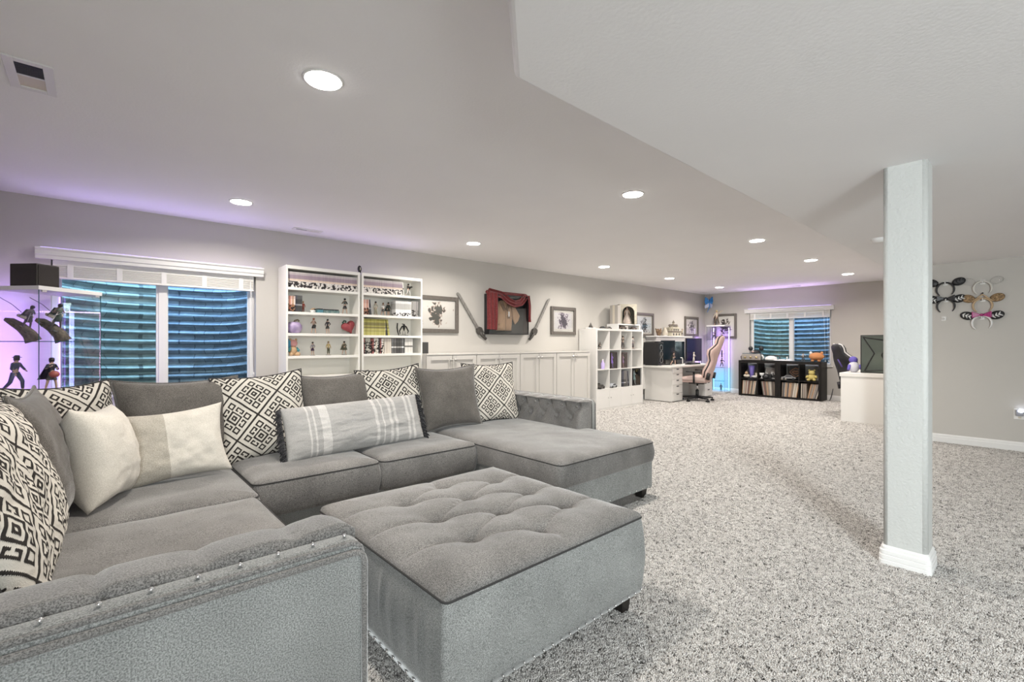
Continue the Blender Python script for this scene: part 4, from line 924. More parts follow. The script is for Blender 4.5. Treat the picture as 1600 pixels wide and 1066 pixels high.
t = thing('speaker', 'black box speaker standing on the white top of the glass cabinet', 'speaker', cl(.0, .12, 1.63), rzc)
MB().box((.0, -.10, 0), (.16, .12, .165)).build('case', mat('black_veneer', (.03, .026, .022), .5), t, bevel=.004); MB().box((.01, -.104, .01), (.15, -.10, .155)).build('grille', mat('speaker_cloth2', (.035, .03, .028), .9, bump=.5, bscale=400), t)
# sculpted figures on the cabinet shelves
M_bark = mat('dark_bark', (.13, .10, .075), .7, noise=.5, nscale=50, bump=.6, bscale=60, bdist=.006)
def trunk_figure(label, loc, rz, h, flip, c1, c2):
    t = thing('figurine', label, 'figurine', loc, rz)
    MB().tube([(.065, 0, .0), (.045, 0, .05), (.0, 0, .105), (-.055, 0, .150), (-.09, 0, .165)], [.052, .044, .036, .028, .012], 10).build('tree_trunk', M_bark, t, smooth=True)
    for k, (x_, z_) in enumerate(((.0, .10), (-.05, .12), (.03, .06))): MB().tube([(x_, -.02, z_), (x_-.02, -.05, z_+.02)], [.014, .005], 6).build('branch_stub', M_bark, t, smooth=True)
    piv = Vector((.02, -.01, .085)); Mx = Matrix.Translation(piv) @ Matrix.Rotation(R(40), 4, 'Z') @ Matrix.Rotation(R(24), 4, 'X') @ Matrix.Rotation(R(-14), 4, 'Y')
    def put(me_or_mb, nm, m_):
        if isinstance(me_or_mb, MB): o = me_or_mb.build(nm, m_, t, smooth=True)
        else: me_or_mb.materials.clear(); me_or_mb.materials.append(m_); o = bpy.data.objects.new(nm, me_or_mb); COL.objects.link(o); o.parent = t
        o.location = Mx.translation; o.rotation_euler = Mx.to_euler(); o.scale = (h, h, h); return o
    P = POSES['guard']; put(fig_body('guard').copy(), 'body', pcol(c1))
    mb = MB(); mb.loft([[(r*math.cos(2*PI*i/10), r*.8*math.sin(2*PI*i/10)-.02, z) for i in range(10)] for r, z in ((.12, .36), (.095, .5), (.08, .62), (.10, .74), (.05, .82))]); put(mb, 'jacket', pcol(c2))
    mb = MB(); mb.ell((.01, -.04, .92), .065, .065, .065, 10, 7); put(mb, 'hair', pcol((.03, .025, .03)))
    mb = MB(); mb.grid(8, 8, lambda u, v: ((u-.5)*(.2+.2*v), .06+.10*v+.03*math.sin(u*9), .80-.30*v)); put(mb, 'cape', pcol((.07, .10, .09))).modifiers.new('solid', 'SOLIDIFY').thickness = .015
    mb = MB(); mb.tube([P['hl'], (-.35, -.30, .75)], [.012, .006], 6); mb.tube([P['hr'], (-.55, -.45, .60)], [.012, .006], 6); put(mb, 'blades', M_metal)
    mb = MB(); mb.box((-.16, -.02, .46), (-.08, .26, .54)); mb.box((.08, -.02, .46), (.16, .26, .54)); put(mb, 'canisters', M_cream)
    mb = MB(); mb.tube([(.0, 0, .22), (-.05, .01, .28), (-.12, 0, .33)], .002, 5); mb.build('wire', M_black, t, smooth=True)
    return t
trunk_figure('leaping dark figure on a slanting trunk, back left of the violet cabinet', cl(.10, .27, 1.221), R(15), .215, -1, (.16, .12, .16), (.10, .09, .13))
trunk_figure('leaping figure with twin blades on a trunk, at the front of the violet cabinet', cl(.165, .09, 1.221), R(5), .235, -1, (.20, .16, .15), (.10, .14, .12))
figurine('standing figure in a dark blue suit on the lower shelf of the glass cabinet', cl(.065, .28, .831), R(40), .275, 'stride', (.05, .04, .05), (.03, .04, .10), (.04, .06, .16), hat=(.05, .05, .08))
figurine('dark figure holding a round orb, at the front of the violet cabinet', cl(.17, .10, .831), R(40), .26, 'guard', (.03, .02, .03), (.03, .03, .05), (.10, .09, .10), skirt=True, cape=(.03, .02, .05), prop=p_ball)
# violet wash lamps belonging to the strips
def strip_lamp(name, loc, aim, length, wd, p, col): return area_light(name, loc, aim, wd, length, p, col, 170)
strip_lamp('violet_strip_lamp', (-.50, 5.30, 1.0), (-.56, 5.55, 1.0), 1.2, .03, 2.3, (.42, .26, 1.0))
strip_lamp('violet_strip_lamp', (-.16, 5.40, .95), (-.1, 5.55, .95), 1.1, .03, 1.6, (.36, .34, 1.0))
strip_lamp('pink_strip_lamp', (-.72, 5.25, 1.0), (-.6, 5.55, 1.0), 1.0, .03, .8, (1.0, .50, .85))
def assumed_strip(label, p, q, col, power):  # assumed strips, added out of sight for the violet glow along the ceiling
    t = thing('led_strip', label, 'light strip', p); v = Vector(q)-Vector(p)
    MB().box((0, -.006, 0), (v.length, .006, .004)).build('tape', M_trim, t); t.rotation_euler = (0, 0, math.atan2(v.y, v.x))
    mb = MB(); mb.box((0, -.003, .004), (v.length, .003, .0055)); mb.build('diodes', mat('led_tape_glow', col, .5, emit=3, ecol=col), t)
    l = bpy.data.lights.new('strip_lamp', 'AREA'); l.shape = 'RECTANGLE'; l.size = v.length; l.size_y = .03; l.energy = power; l.color = col; l.spread = R(140)
    o = bpy.data.objects.new('strip_lamp', l); COL.objects.link(o); o.parent = t; o.location = (v.length/2, -.02, .012); o.rotation_euler = (PI+R(52), 0, 0)
assumed_strip('assumed thin violet light strip on top of the valance by the glass cabinet', (-.34, YW-.05, 2.0), (1.32, YW-.05, 2.0), (.52, .40, 1.0), 1.1)
assumed_strip('assumed thin violet light strip lying on top of the bookcases', (1.52, YW-.12, 2.03), (3.1, YW-.12, 2.03), (.70, .55, 1.0), .5)
assumed_strip('assumed thin violet light strip lying on top of the far window valance', (XF-.05, 4.45, 2.0), (XF-.05, 2.8, 2.0), (.75, .50, 1.0), 2.2)

# ------------------------------------------------------------------ cube shelf
def cube_shelf(label, loc, rz, nx, nz, cell, d, m, doors=(), th=.038, inner=.016, back=False):
    t = thing('cube_shelf', label, 'shelf', loc, rz); W_ = nx*cell+(nx-1)*inner+2*th; H_ = nz*cell+(nz-1)*inner+2*th
    for a in (0, W_-th): MB().box((a, 0, 0), (a+th, d, H_)).build('side_panel', m, t, bevel=.0015)
    for a, nm in ((0, 'bottom_panel'), (H_-th, 'top_panel')): MB().box((th, 0, a), (W_-th, d, a+th)).build(nm, m, t, bevel=.0015)
    for k in range(1, nz): z = th+k*cell+(k-1)*inner; MB().box((th, .002, z), (W_-th, d, z+inner)).build('shelf', m, t)
    for k in range(1, nx):
        x = th+k*cell+(k-1)*inner
        for r in range(nz): z = th+r*(cell+inner); MB().box((x, .002, z), (x+inner, d, z+cell)).build('divider', m, t)
    for r in doors:
        for k in range(nx):
            x = th+k*(cell+inner); z = th+r*(cell+inner)
            o = MB().box((x-.006, -.001, z+.003), (x+cell+.006, .017, z+cell-.003)).build('door', m, t, bevel=.0015)
            hx = x+cell-.03 if k % 2 == 0 else x+.03
            MB().ell((hx, -.012, z+cell*.55), .008, .010, .008, 10, 6).build('knob', M_metal, o, smooth=True)
    return t, W_, H_
KX, KY = 6.546, 5.105
ks, kw, kh = cube_shelf('tall white cube shelf, four by four, with doors along the bottom row', (KX, KY, 0), 0, 4, 4, .336, .39, M_white, doors=(0,))
def kc(c, r): return KX+.038+c*.352, .038+r*.352    # left x, floor z of a cubby
for i in range(3): pass
x, z = kc(0, 3); figurine('tiny black crouching figure in the top left cube', (x+.13, 5.155, z), R(-20), .13, 'stride', (.02, .02, .02), (.03, .03, .03), (.03, .03, .03), basec=None, cape=(.03, .03, .03))
x, z = kc(2, 3); figurine('dark horned figurine standing in the top row, third cube of the shelf', (x+.13, 5.16, z), 0, .25, 'guard', (.05, .04, .03), (.10, .09, .08), (.06, .05, .05), prop=p_sword)
x, z = kc(3, 3); figurine('slim grey figurine in the top right cube of the shelf', (x+.11, 5.16, z), 0, .24, 'stand', (.06, .05, .05), (.35, .33, .32), (.12, .10, .10), cape=(.10, .08, .07))
x, z = kc(0, 2)
t = thing('bottle', 'small bottle coloured as if lit violet, standing in the second row, first cube', 'bottle', (x+.22, 5.16, z)); MB().lathe([(.03, 0), (.034, .01), (.034, .10), (.015, .13), (.014, .16)], n=16).build('body', mat('violet_lit_glass', (.55, .45, .80), .3), t, smooth=True); MB().cyl((0, 0, .155), (0, 0, .175), .016).build('cap', M_trim, t)  # white bottle; the violet light on it is put into the body colour
x, z = kc(1, 2)
def boxed(label, loc, w, d, h, cbox, cfig, ctop, clow):
    t = thing('boxed_figure', label, 'toy', loc)
    mb = MB(); mb.box((-w/2, d-.01, 0), (w/2, d, h)); mb.box((-w/2, 0, 0), (w/2, d, .012)); mb.box((-w/2, 0, h-.012), (w/2, d, h)); mb.box((w/2-.01, 0, .012), (w/2, d-.01, h-.012)); mb.box((-w/2, 0, .012), (-w/2+.01, d-.01, h-.012)); mb.build('box', pcol(cbox), t)
    me = fig_body('guard').copy(); me.materials.clear(); me.materials.append(pcol(cfig)); b = bpy.data.objects.new('body', me); COL.objects.link(b); b.parent = t; b.location = (0, d*.38, .012); b.scale = (h*.9,)*3
    MB().lathe([(.14, .30), (.11, .45), (.075, .58), (.09, .74), (.04, .82)], n=14).build('costume', pcol(ctop), t, smooth=True); o = t.children[-1] if t.children else None
    for c in kids(t):
        if c.name.startswith('costume'): c.scale = (h*.9,)*3; c.location = (0, d*.38, .012)
    hb = MB().ell((0, 0, .93), .075, .07, .075).build('hair', pcol(clow), t, smooth=True); hb.scale = (h*.9,)*3; hb.location = (0, d*.40, .012)
    MB().box((-w/2+.01, .002, .012), (w/2-.01, .004, h-.012)).build('window', M_fglass, t)
    return t
boxed('boxed violet figure in the second row, second cube', (x+.145, 5.115, z), .19, .16, .30, (.05, .035, .035), (.45, .28, .85), (.36, .20, .90), (.30, .14, .75))
x, z = kc(2, 2); boxed('boxed figure in mauve and pink in the second row, third cube', (x+.13, 5.115, z), .16, .15, .29, (.10, .07, .065), (.65, .38, .38), (.40, .24, .50), (.22, .14, .26))
x, z = kc(0, 1)
def model_car(label, loc, rz, s, cb, name='model_car'):
    t = thing(name, label, 'model car', loc, rz); t.scale = (s, s, s)
    MB().prism([(-.11, .018), (.11, .018), (.115, .04), (.07, .05), (.04, .075), (-.04, .078), (-.075, .052), (-.115, .045)], -.045, .045, 'y').build('body', pcol(cb), t, bevel=.006)
    MB().prism([(-.06, .052), (.06, .05), (.036, .070), (-.036, .073)], -.0465, .0465, 'y').build('side_window', M_black, t)
    for sx in (-.07, .072):
        for sy in (-1, 1): MB().cyl((sx, sy*.034, .02), (sx, sy*.048, .02), .02, n=14).build('wheel', M_black, t)
model_car('dark low model car in the third row, first cube', (x+.15, 5.165, z), R(12), 1.0, (.06, .055, .05))
t = thing('dish', 'round beige dish with a dark rim lying behind the dark model car', 'dish', (x+.20, 5.34, z)); MB().lathe([(.05, 0), (.10, .03), (.11, .075), (.10, .075), (.09, .04), (.001, .02)], n=24).build('bowl', M_cream, t, smooth=True); MB().tube([(.105*math.cos(a*PI/12), .105*math.sin(a*PI/12), .076) for a in range(24)], .007, 6, closed=True).build('rim', M_hilt, t, smooth=True)
x, z = kc(1, 1); model_car('pale grey model car in the third row, second cube', (x+.16, 5.165, z), R(8), 1.0, (.40, .42, .45))
x, z = kc(2, 1); books(4, x+.05, x+.17, 5.115, z, .30, .22, MB_dark, 'tall black volume in the third row, third cube', 'tall black volumes in the cube shelf'); books(1, x+.20, x+.23, 5.115, z, .29, .22, MB_grey, 'tall grey volume leaning on the black ones, third cube', None, lean=R(-6)); books(1, x+.25, x+.275, 5.115, z, .29, .22, MB_dark, 'last tall black volume leaning in the third cube', None, lean=R(-7))
x, z = kc(3, 1); boxed('boxed silver and teal figure in the third row, right cube', (x+.175, 5.115, z), .25, .18, .325, (.035, .035, .035), (.60, .66, .66), (.28, .44, .44), (.12, .12, .12))
# on top of the cube shelf
ZK = kh
t = thing('trinket', 'tiny white trinket with a dark cone on the left end of the tall cube shelf', 'ornament', (6.66, 5.32, ZK)); MB().box((-.11, -.03, 0), (.11, .03, .02)).build('tray', M_trim, t, bevel=.004); MB().lathe([(.045, 0), (.02, .05), (.004, .09)], (.0, 0, .02), 12).build('cone', M_hilt, t, smooth=True)
model_car('tiny dark model car, left of a pair on top of the tall cube shelf', (6.98, 5.30, ZK), R(10), .62, (.05, .05, .05)); model_car('tiny grey model car, right of a pair on top of the tall cube shelf', (7.16, 5.30, ZK), R(-6), .62, (.20, .19, .18))
t = thing('riser', 'low white riser on top of the cube shelf carrying the big boxed doll', 'stand', (7.30, 5.18, ZK))
MB().box((0, 0, .085), (.72, .26, .105)).build('top', M_trim, t, bevel=.002)
for a in (.0, .70): MB().box((a, 0, 0), (a+.02, .26, .085)).build('leg', M_trim, t)
model_car('small brown model truck tucked under the white riser', (7.50, 5.24, ZK), 0, .95, (.12, .09, .07)); model_car('small brown model car at the right under the white riser', (7.88, 5.24, ZK), R(4), .75, (.16, .12, .10))
t = thing('boxed_doll', 'large boxed doll in a pale gown behind an arched window, standing on the riser', 'toy', (7.76, 5.31, ZK+.105), R(-40))
w, d, h = .34, .22, .39; M_stone = mat('antique_cream', (.56, .52, .43), .7, noise=.12, nscale=25); M_olive = mat('olive_box', (.14, .13, .09), .7, noise=.3, nscale=25)
mb = MB(); mb.box((-w/2, -d/2+.012, 0), (-w/2+.012, d/2, h)); mb.box((w/2-.012, -d/2+.012, 0), (w/2, d/2, h)); mb.box((-w/2, d/2-.01, 0), (w/2, d/2, h)); mb.box((-w/2, -d/2+.012, h-.012), (w/2, d/2, h)); mb.box((-w/2, -d/2+.012, 0), (w/2, d/2, .012)); mb.build('box', M_olive, t)
arch = [(.12*math.cos(R(a)), .22+.13*math.sin(R(a))) for a in range(0, 181, 15)]
mb = MB(); mb.add([(-w/2, -d/2, 0), (-.12, -d/2, 0)] , [])
poly = [(w/2, 0), (w/2, h), (-w/2, h), (-w/2, 0), (-.12, 0)] + arch[::-1] + [(.12, 0)]
MB().prism(poly, -d/2, -d/2+.012, 'y').build('arched_front', M_stone, t)
MB().tube([(x_*1.04, -d/2-.002, z_) for x_, z_ in [(.12, .01)]+arch+[(-.12, .01)]], .008, 6).build('arch_moulding', M_stone, t, smooth=True)
MB().box((-.13, -d/2+.014, .012), (.13, -d/2+.016, .38)).build('window', M_fglass, t)
me = fig_body('stand').copy(); me.materials.clear(); me.materials.append(M_skin); b = bpy.data.objects.new('body', me); COL.objects.link(b); b.parent = t; b.scale = (.34,)*3; b.location = (0, -.03, .012)
g = MB().lathe([(.30, .0), (.24, .2), (.16, .4), (.08, .55), (.10, .72), (.04, .82)], n=20).build('gown', mat('pale_gown', (.62, .52, .46), .6, noise=.2, nscale=20), t, smooth=True); g.scale = (.34, .25, .34); g.location = (0, -.03, .012)
g = MB().ell((0, .01, .93), .10, .08, .09).build('hair', pcol((.12, .08, .05)), t, smooth=True); g.scale = (.34,)*3; g.location = (0, -.02, .012)
t = thing('box', 'plain grey box standing behind the left side of the boxed doll', 'box', (7.45, 5.36, ZK+.105)); MB().box((-.05, -.10, 0), (.05, .08, .36)).build('carton', mat('grey_card', (.45, .42, .39), .7), t, bevel=.003); MB().box((-.051, -.03, 0), (.051, .02, .361)).build('band', M_cream, t)

# ------------------------------------------------------------------ desk group in the far corner
t = thing('desk', 'long white desk with drawer pedestals in the far corner', 'desk', (8.50, 4.78, 0))
MB().box((0, 0, .71), (1.95, .70, .745)).build('desk_top', M_white, t, bevel=.003)
def pedestal(x, w):
    p = MB().box((x, .04, .03), (x+w, .66, .71)).build('drawer_unit', M_white, t, bevel=.002)
    zs = [.04, .20, .36, .48, .595, .705]
    for k in range(5):
        dr = MB().box((x+.006, .022, zs[k]+.003), (x+w-.006, .04, zs[k+1]-.003)).build('drawer_front', M_white, p, bevel=.002)
        cx = x+w/2; zt = zs[k+1]-.003
        mb = MB(); mb.loft([[(cx-.055, yy, zt-.012), (cx+.055, yy, zt-.012), (cx+.035, yy, zt-.034), (cx-.035, yy, zt-.034)] for yy in (.0195, .024)]); mb.build('finger_slot', M_dkgrey, p)
pedestal(.10, .40); pedestal(1.47, .36)
MB().box((.02, .64, .25), (1.93, .66, .70)).build('modesty_panel', M_white, t)
def pc_tower(label, loc, rz, w, d, h, glow):
    t = thing('computer_tower', label, 'computer', loc, rz)
    MB().box((-w/2, -d/2, .02), (w/2, d/2, h)).build('case', M_black, t, bevel=.008)
    MB().box((-w/2+.015, -d/2-.004, .04), (w/2-.015, -d/2, h-.02)).build('front_glass', mat('smoked_panel', (.02, .022, .025), .08), t, bevel=.002)
    for k in range(3): MB().tube([(.055*math.cos(a*PI/9), -d/2-.006, .11+.13*k+.055*math.sin(a*PI/9)) for a in range(18)], .004, 6, closed=True).build('fan_ring', glow, t, smooth=True)
    for sx in (-1, 1): MB().box((sx*w*.35-.02, -d*.4, 0), (sx*w*.35+.02, d*.4, .02)).build('foot', M_black, t)
    return t
pc_tower('black computer tower with fan rings at the left end of the corner desk', (8.68, 5.28, .745), R(4), .22, .34, .48, mat('dim_ring', (.20, .20, .20), .3))
def monitor(label, loc, rz, w, h, zc, scr):
    t = thing('monitor', label, 'monitor', loc, rz)
    MB().box((-w/2, -.012, zc-h/2), (w/2, .022, zc+h/2)).build('bezel', M_black, t, bevel=.004)
    MB().box((-w/2+.010, -.0135, zc-h/2+.014), (w/2-.010, -.012, zc+h/2-.010)).build('screen', scr, t)
    MB().box((-.03, .022, .02), (.03, .04, zc)).build('neck', M_black, t); MB().box((-.12, -.09, 0), (.12, .10, .014)).build('foot', M_black, t, bevel=.004)
    return t
M_scr = mat('screen_glass', (.012, .02, .028), .12); M_scr2 = mat('screen_glass_violet', (.016, .012, .05), .12)
monitor('dark monitor with a bluish reflection behind the computer tower', (9.03, 5.22, .745), R(-32), .46, .42, .31, M_scr)
monitor('wide dark monitor in the middle of the corner desk', (9.68, 5.30, .745), 0, .64, .45, .31, M_scr)
monitor('violet tinted monitor at the right end of the corner desk', (10.30, 5.22, .745), R(-4), .64, .53, .31, M_scr2)
figurine('cream figurine in a fighting pose before the two right monitors', (9.90, 5.02, .745), R(15), .26, 'guard', (.60, .52, .45), (.66, .60, .55), (.62, .57, .52), basec=None, skin=M_cream)
figurine('dark cloaked figurine on the desk beside the computer tower', (9.02, 5.02, .745), R(10), .28, 'stride', (.05, .04, .04), (.10, .07, .06), (.04, .04, .04), cape=(.03, .04, .035), basec=None, skirt=True)
t = thing('keyboard', 'black keyboard on the corner desk before the middle monitor', 'keyboard', (9.72, 4.95, .745)); MB().box((-.22, -.07, 0), (.22, .07, .02)).build('body', M_black, t, bevel=.004); tag(MB().grid(2, 2, lambda u, v: (-.21+.42*u, -.06+.12*v, .0205)).build('key_bed', M_dkgrey, t))
for r in range(5): 
    mb = MB()
    for c in range(15): mb.box((-.207+.0278*c, -.056+.0235*r, .0205), (-.184+.0278*c, -.036+.0235*r, .027))
    tag(mb.build('key_row', M_black, t), kind='stuff')
t = thing('headset_stand', 'small white headset stand on the desk left of the middle monitor', 'stand', (9.33, 4.98, .745)); MB().cyl((0, 0, 0), (0, 0, .012), .05).build('foot', M_trim, t); MB().tube([(0, 0, .01), (0, 0, .13), (-.02, 0, .15), (-.08, 0, .155)], .010, 8).build('arm', M_trim, t, smooth=True)
# floating shelf over the monitors
t = thing('wall_shelf', 'white floating shelf with a drawer over the corner desk monitors', 'shelf', (8.72, 5.25, 1.255))
MB().box((0, 0, .085), (1.58, .265, .108)).build('top', M_trim, t, bevel=.002); MB().box((.05, .015, 0), (1.22, .265, .085)).build('drawer', mat('satin_grey', (.52, .50, .50), .3), t, bevel=.003); MB().box((.04, .012, -.008), (1.25, .265, .0)).build('bottom', M_trim, t)
ZW = 1.363
t = thing('coral', 'branching brown coral piece on the left of the floating shelf', 'ornament', (9.02, 5.36, ZW)); random.seed(3); mb = MB()
for k in range(14):
    a = random.uniform(0, 2*PI); r_ = random.uniform(.04, .14); zz = random.uniform(.05, .17); mb.tube([(0, 0, .0), (r_*.5*math.cos(a), r_*.3*math.sin(a), zz*.7), (r_*math.cos(a), r_*.5*math.sin(a), zz)], [.03, .022, .012], 7)
mb.build('branches', mat('brown_coral', (.20, .13, .08), .8, noise=.4, nscale=40), t, smooth=True)
t = thing('shell', 'pale upright cone shell beside the coral on the floating shelf', 'ornament', (9.28, 5.36, ZW)); MB().lathe([(.03, 0), (.06, .02), (.055, .08), (.03, .15), (.006, .20)], n=14).build('cone', M_cream, t, smooth=True); MB().lathe([(.05, 0), (.055, .012), (.04, .02)], n=14).build('foot', M_trim, t)
# plain stand-in for a model building
t = thing('model_house', 'cream model house with stacked roofs on the floating shelf', 'model', (9.62, 5.37, ZW)); M_iv = mat('ivory_resin', (.58, .54, .44), .7, noise=.2, nscale=40); M_tauro = mat('taupe_roof', (.22, .19, .16), .7)
for i, (x_, w_, z0, z1) in enumerate(((0, .40, 0, .10), (.02, .30, .10, .18), (.0, .16, .18, .25))):
    o = MB().box((x_-w_/2, -.09+.02*i, z0), (x_+w_/2, .09-.02*i, z1-.015)).build('storey', M_iv, t, bevel=.002)
    MB().prism([(x_-w_/2-.02, z1-.015), (x_+w_/2+.02, z1-.015), (x_+w_/2-.02, z1+.015), (x_-w_/2+.02, z1+.015)], -.10+.02*i, .10-.02*i, 'y').build('roof', M_tauro if i != 1 else M_iv, o)
    for k in range(3): MB().box((x_-w_*.36+k*w_*.3, -.094+.02*i, z0+.02), (x_-w_*.24+k*w_*.3, -.088+.02*i, z0+.06)).build('window', M_dkgrey, o)
for x_, hh in ((-.14, .20), (.15, .22), (.0, .30)):
    o = MB().cyl((x_, -.02, .06), (x_, -.02, hh), .025, n=10).build('turret', M_iv, t); MB().lathe([(.032, hh), (.003, hh+.055)], (x_, -.02, 0), 10).build('roof', M_tauro, o)
figurine('small figurine on the right of the floating shelf by the pale print', (10.02, 5.36, ZW), 0, .17, 'raise', (.2, .14, .08), (.35, .30, .2), (.12, .1, .07)); figurine('smallest dark figurine just right of the model house', (9.92, 5.34, ZW), 0, .12, 'stand', (.1, .07, .05), (.12, .16, .12), (.08, .07, .05))
# gaming chairs
def gaming_chair(label, loc, rz, cmain, cside, cedge, strap):
    t = thing('gaming_chair', label, 'chair', loc, rz)
    # faces local +y
    m1, m2, m3 = cmain, cside, cedge
    for k in range(5):
        a = 2*PI*k/5+.3; e = (.31*math.cos(a), .31*math.sin(a))
        l = MB().loft([[(r*math.cos(a)-w_*math.sin(a), r*math.sin(a)+w_*math.cos(a), z) for w_, z in ((-hw, z0), (hw, z0), (hw*.8, z1), (-hw*.8, z1))] for r, hw, z0, z1 in ((.02, .03, .07, .125), (.20, .025, .07, .105), (.32, .018, .07, .092))]).build('base_arm', M_black, t)
        mb = MB()
        for s in (-1, 1): mb.cyl((e[0]-s*.012*math.sin(a)-.0, e[1]+s*.012*math.cos(a), .03), (e[0]-s*.026*math.sin(a), e[1]+s*.026*math.cos(a), .03), .03, n=12)
        mb.cyl((e[0], e[1], .035), (e[0], e[1], .085), .009); mb.build('caster', M_black, l, smooth=False)
    MB().cyl((0, 0, .08), (0, 0, .24), .032).build('gas_lift', M_black, t, smooth=True); MB().cyl((0, 0, .22), (0, 0, .38), .018).build('piston', M_chrome, t, smooth=True)
    MB().box((-.12, -.16, .37), (.12, .14, .405)).build('tilt_plate', M_black, t, bevel=.006)
    mb, rim = cushion(-.25, .25, -.22, .29, .405, .485, .03, .07, .01, .003, None, 3, 12, 8); mb.build('seat', m1, t, smooth=True)
    for s in (-1, 1):
        MB().tube([(s*.235, -.20, .46), (s*.255, .05, .495), (s*.235, .28, .47)], [.045, .055, .04], 10).build('seat_bolster', m2, t, smooth=True)
        ar = MB().tube([(s*.24, -.02, .39), (s*.335, -.02, .40), (s*.335, -.02, .62)], .02, 8).build('armrest', M_black, t, smooth=True); MB().box((s*.335-.045, -.16, .62), (s*.335+.045, .13, .65)).build('arm_pad', M_black, ar, bevel=.012)
    # winged backrest profile (x half width, z along the back), reclined about the seat hinge
    prof_ = [(.17, .0), (.23, .06), (.25, .18), (.21, .32), (.20, .42), (.27, .54), (.28, .62), (.19, .72), (.145, .78), (.15, .86), (.13, .92), (.07, .945)]
    ln = bpy.data.objects.new('backrest', None)
    outl = prof_ + [(-x_, z_) for x_, z_ in reversed(prof_)]
    def pos(x_, z_, y_): c, s__ = math.cos(R(16)), math.sin(R(16)); y2 = y_-.0; return (x_, -.235-z_*s__+y2*c, .44+z_*c+y2*s__)
    rings = [[pos(x_*k, (z_-.45)*kk+.45, y_+.10*(abs(x_)/.28)**2*(1 if y_ > 0 else .75)) for x_, z_ in outl] for k, kk, y_ in ((.6, .75, -.045), (.92, .96, -.04), (1, 1, -.015), (1, 1, .03), (.9, .96, .055), (.55, .8, .04))]
    bk_ = MB().loft(rings).build('backrest', m1, t, smooth=True)
    for s in (-1, 1):
        MB().tube([pos(s*x_, z_, .012+.085*(x_/.28)**2) for x_, z_ in prof_[1:]], .013, 8).build('edge_trim', m3, bk_, smooth=True)
        MB().tube([pos(s*.225, .04, -.01), pos(s*.235, .17, .0)], [.04, .035], 8).build('recliner_cover', M_black, bk_, smooth=True)
    MB().ell(pos(0, .80, .075), .12, .045, .065, 14, 8).build('head_cushion', m2, bk_, smooth=True)
    MB().tube([pos(-.20, .60, .10), pos(0, .56, .085), pos(.20, .60, .10)], .018, 8).build('strap', strap, bk_, smooth=True)
    MB().tube([pos(.12, .52, -.075), pos(.03, .66, -.055)], .012, 6).build('strap', strap, bk_, smooth=True)
    return t
M_pink = mat('blush_leather', (.66, .48, .44), .45); M_pink2 = mat('blush_leather_pale', (.64, .50, .46), .45); M_wht = mat('white_leather', (.72, .70, .70), .4); M_blk = mat('black_leather', (.02, .02, .024), .4); M_purp = mat('violet_leather', (.12, .08, .35), .4)
gaming_chair('blush pink gaming chair pulled up to the corner desk', (9.30, 4.64, 0), R(12), M_pink, M_pink2, M_blk, M_hilt)
gaming_chair('black and white gaming chair behind the white desk by the column', (9.71, 1.94, 0), R(226), M_blk, M_blk, M_wht, M_purp).scale = (.88, .88, .88)

# tower case with violet and cyan light, blue creature, far figures
TX, TY = 11.08, 4.86
tow = glass_case('tall narrow glass display case glowing violet and cyan in the far corner', (TX, TY+.43, 0), R(-90), .43, .32, 1.64, [1.30, .95, .62, .30])
for y_ in (.03, .40): led(tow, (y_, .31, .62), (y_, .31, 1.58), .008, (.62, .45, 1.0), 2.5)
for y_ in (.03, .40): led(tow, (y_, .31, .07), (y_, .31, .60), .008, (.15, .62, 1.0), 2.2)
strip_lamp('tower_violet_lamp', (11.30, 5.08, 1.1), (11.45, 5.08, 1.1), .9, .25, 1.3, (.55, .30, 1.0)); strip_lamp('tower_cyan_lamp', (11.30, 5.08, .33), (11.45, 5.08, .33), .5, .25, .7, (.08, .50, 1.0))
t = thing('light_bar', 'upright glowing violet light bar in the corner right of the desk monitors', 'light', (11.05, 5.42, .745 if False else 0)); MB().cyl((0, 0, 0), (0, 0, .02), .07).build('foot', M_black, t); MB().box((-.012, -.012, .02), (.012, .0, 1.30)).build('channel', M_dkgrey, t); MB().box((-.010, .0, .6), (.010, .008, 1.28)).build('diffuser', mat('led_bar', (.62, .45, 1.0), .5, emit=2.5, ecol=(.66, .52, 1.0)), t)
strip_lamp('corner_bar_lamp', (11.05, 5.435, .95), (11.06, 5.55, .95), .7, .03, 1.2, (.50, .28, 1.0))
for k, (y_, z_, hh, ps, lab) in enumerate(((.12, 1.306, .20, 'guard', 'dark figurine on the top glass shelf of the glowing tower'), (.30, 1.306, .19, 'raise', 'lilac figurine on the top glass shelf of the glowing tower'), (.15, .956, .20, 'stride', 'dark figurine on the second glass shelf of the glowing tower'), (.30, .626, .22, 'stride', 'lunging dark figurine on the third glass shelf of the glowing tower'), (.28, .05, .18, 'stand', 'small dark figurine on the cyan lit floor of the glowing tower'))):
    figurine(lab, (TX+.15, TY+.43-y_, z_), R(-60), hh, ps, (.04, .03, .05), (.06, .05, .09) if k != 1 else (.5, .4, .6), (.05, .05, .07), basec=(.05, .04, .08))
figurine('tall cream and brown figurine with a staff on top of the glowing tower', (TX+.16, TY+.26, 1.64), R(-70), .36, 'raise', (.55, .45, .25), (.62, .55, .45), (.12, .09, .07), basec=None, prop=lambda P: [('staff', MB().tube([(.14, -.10, .86), (.46, -.02, .97)], .010, 6), (.55, .48, .30))])
t = thing('butterfly_ornament', 'bright blue folded paper butterfly hanging in the far ceiling corner', 'ornament', (11.25, 5.30, 2.20), R(-40)); M_bl = mat('blue_foil', (.02, .22, .62), .3, noise=.4, nscale=25); M_bl2 = mat('pale_foil', (.45, .50, .68), .35)
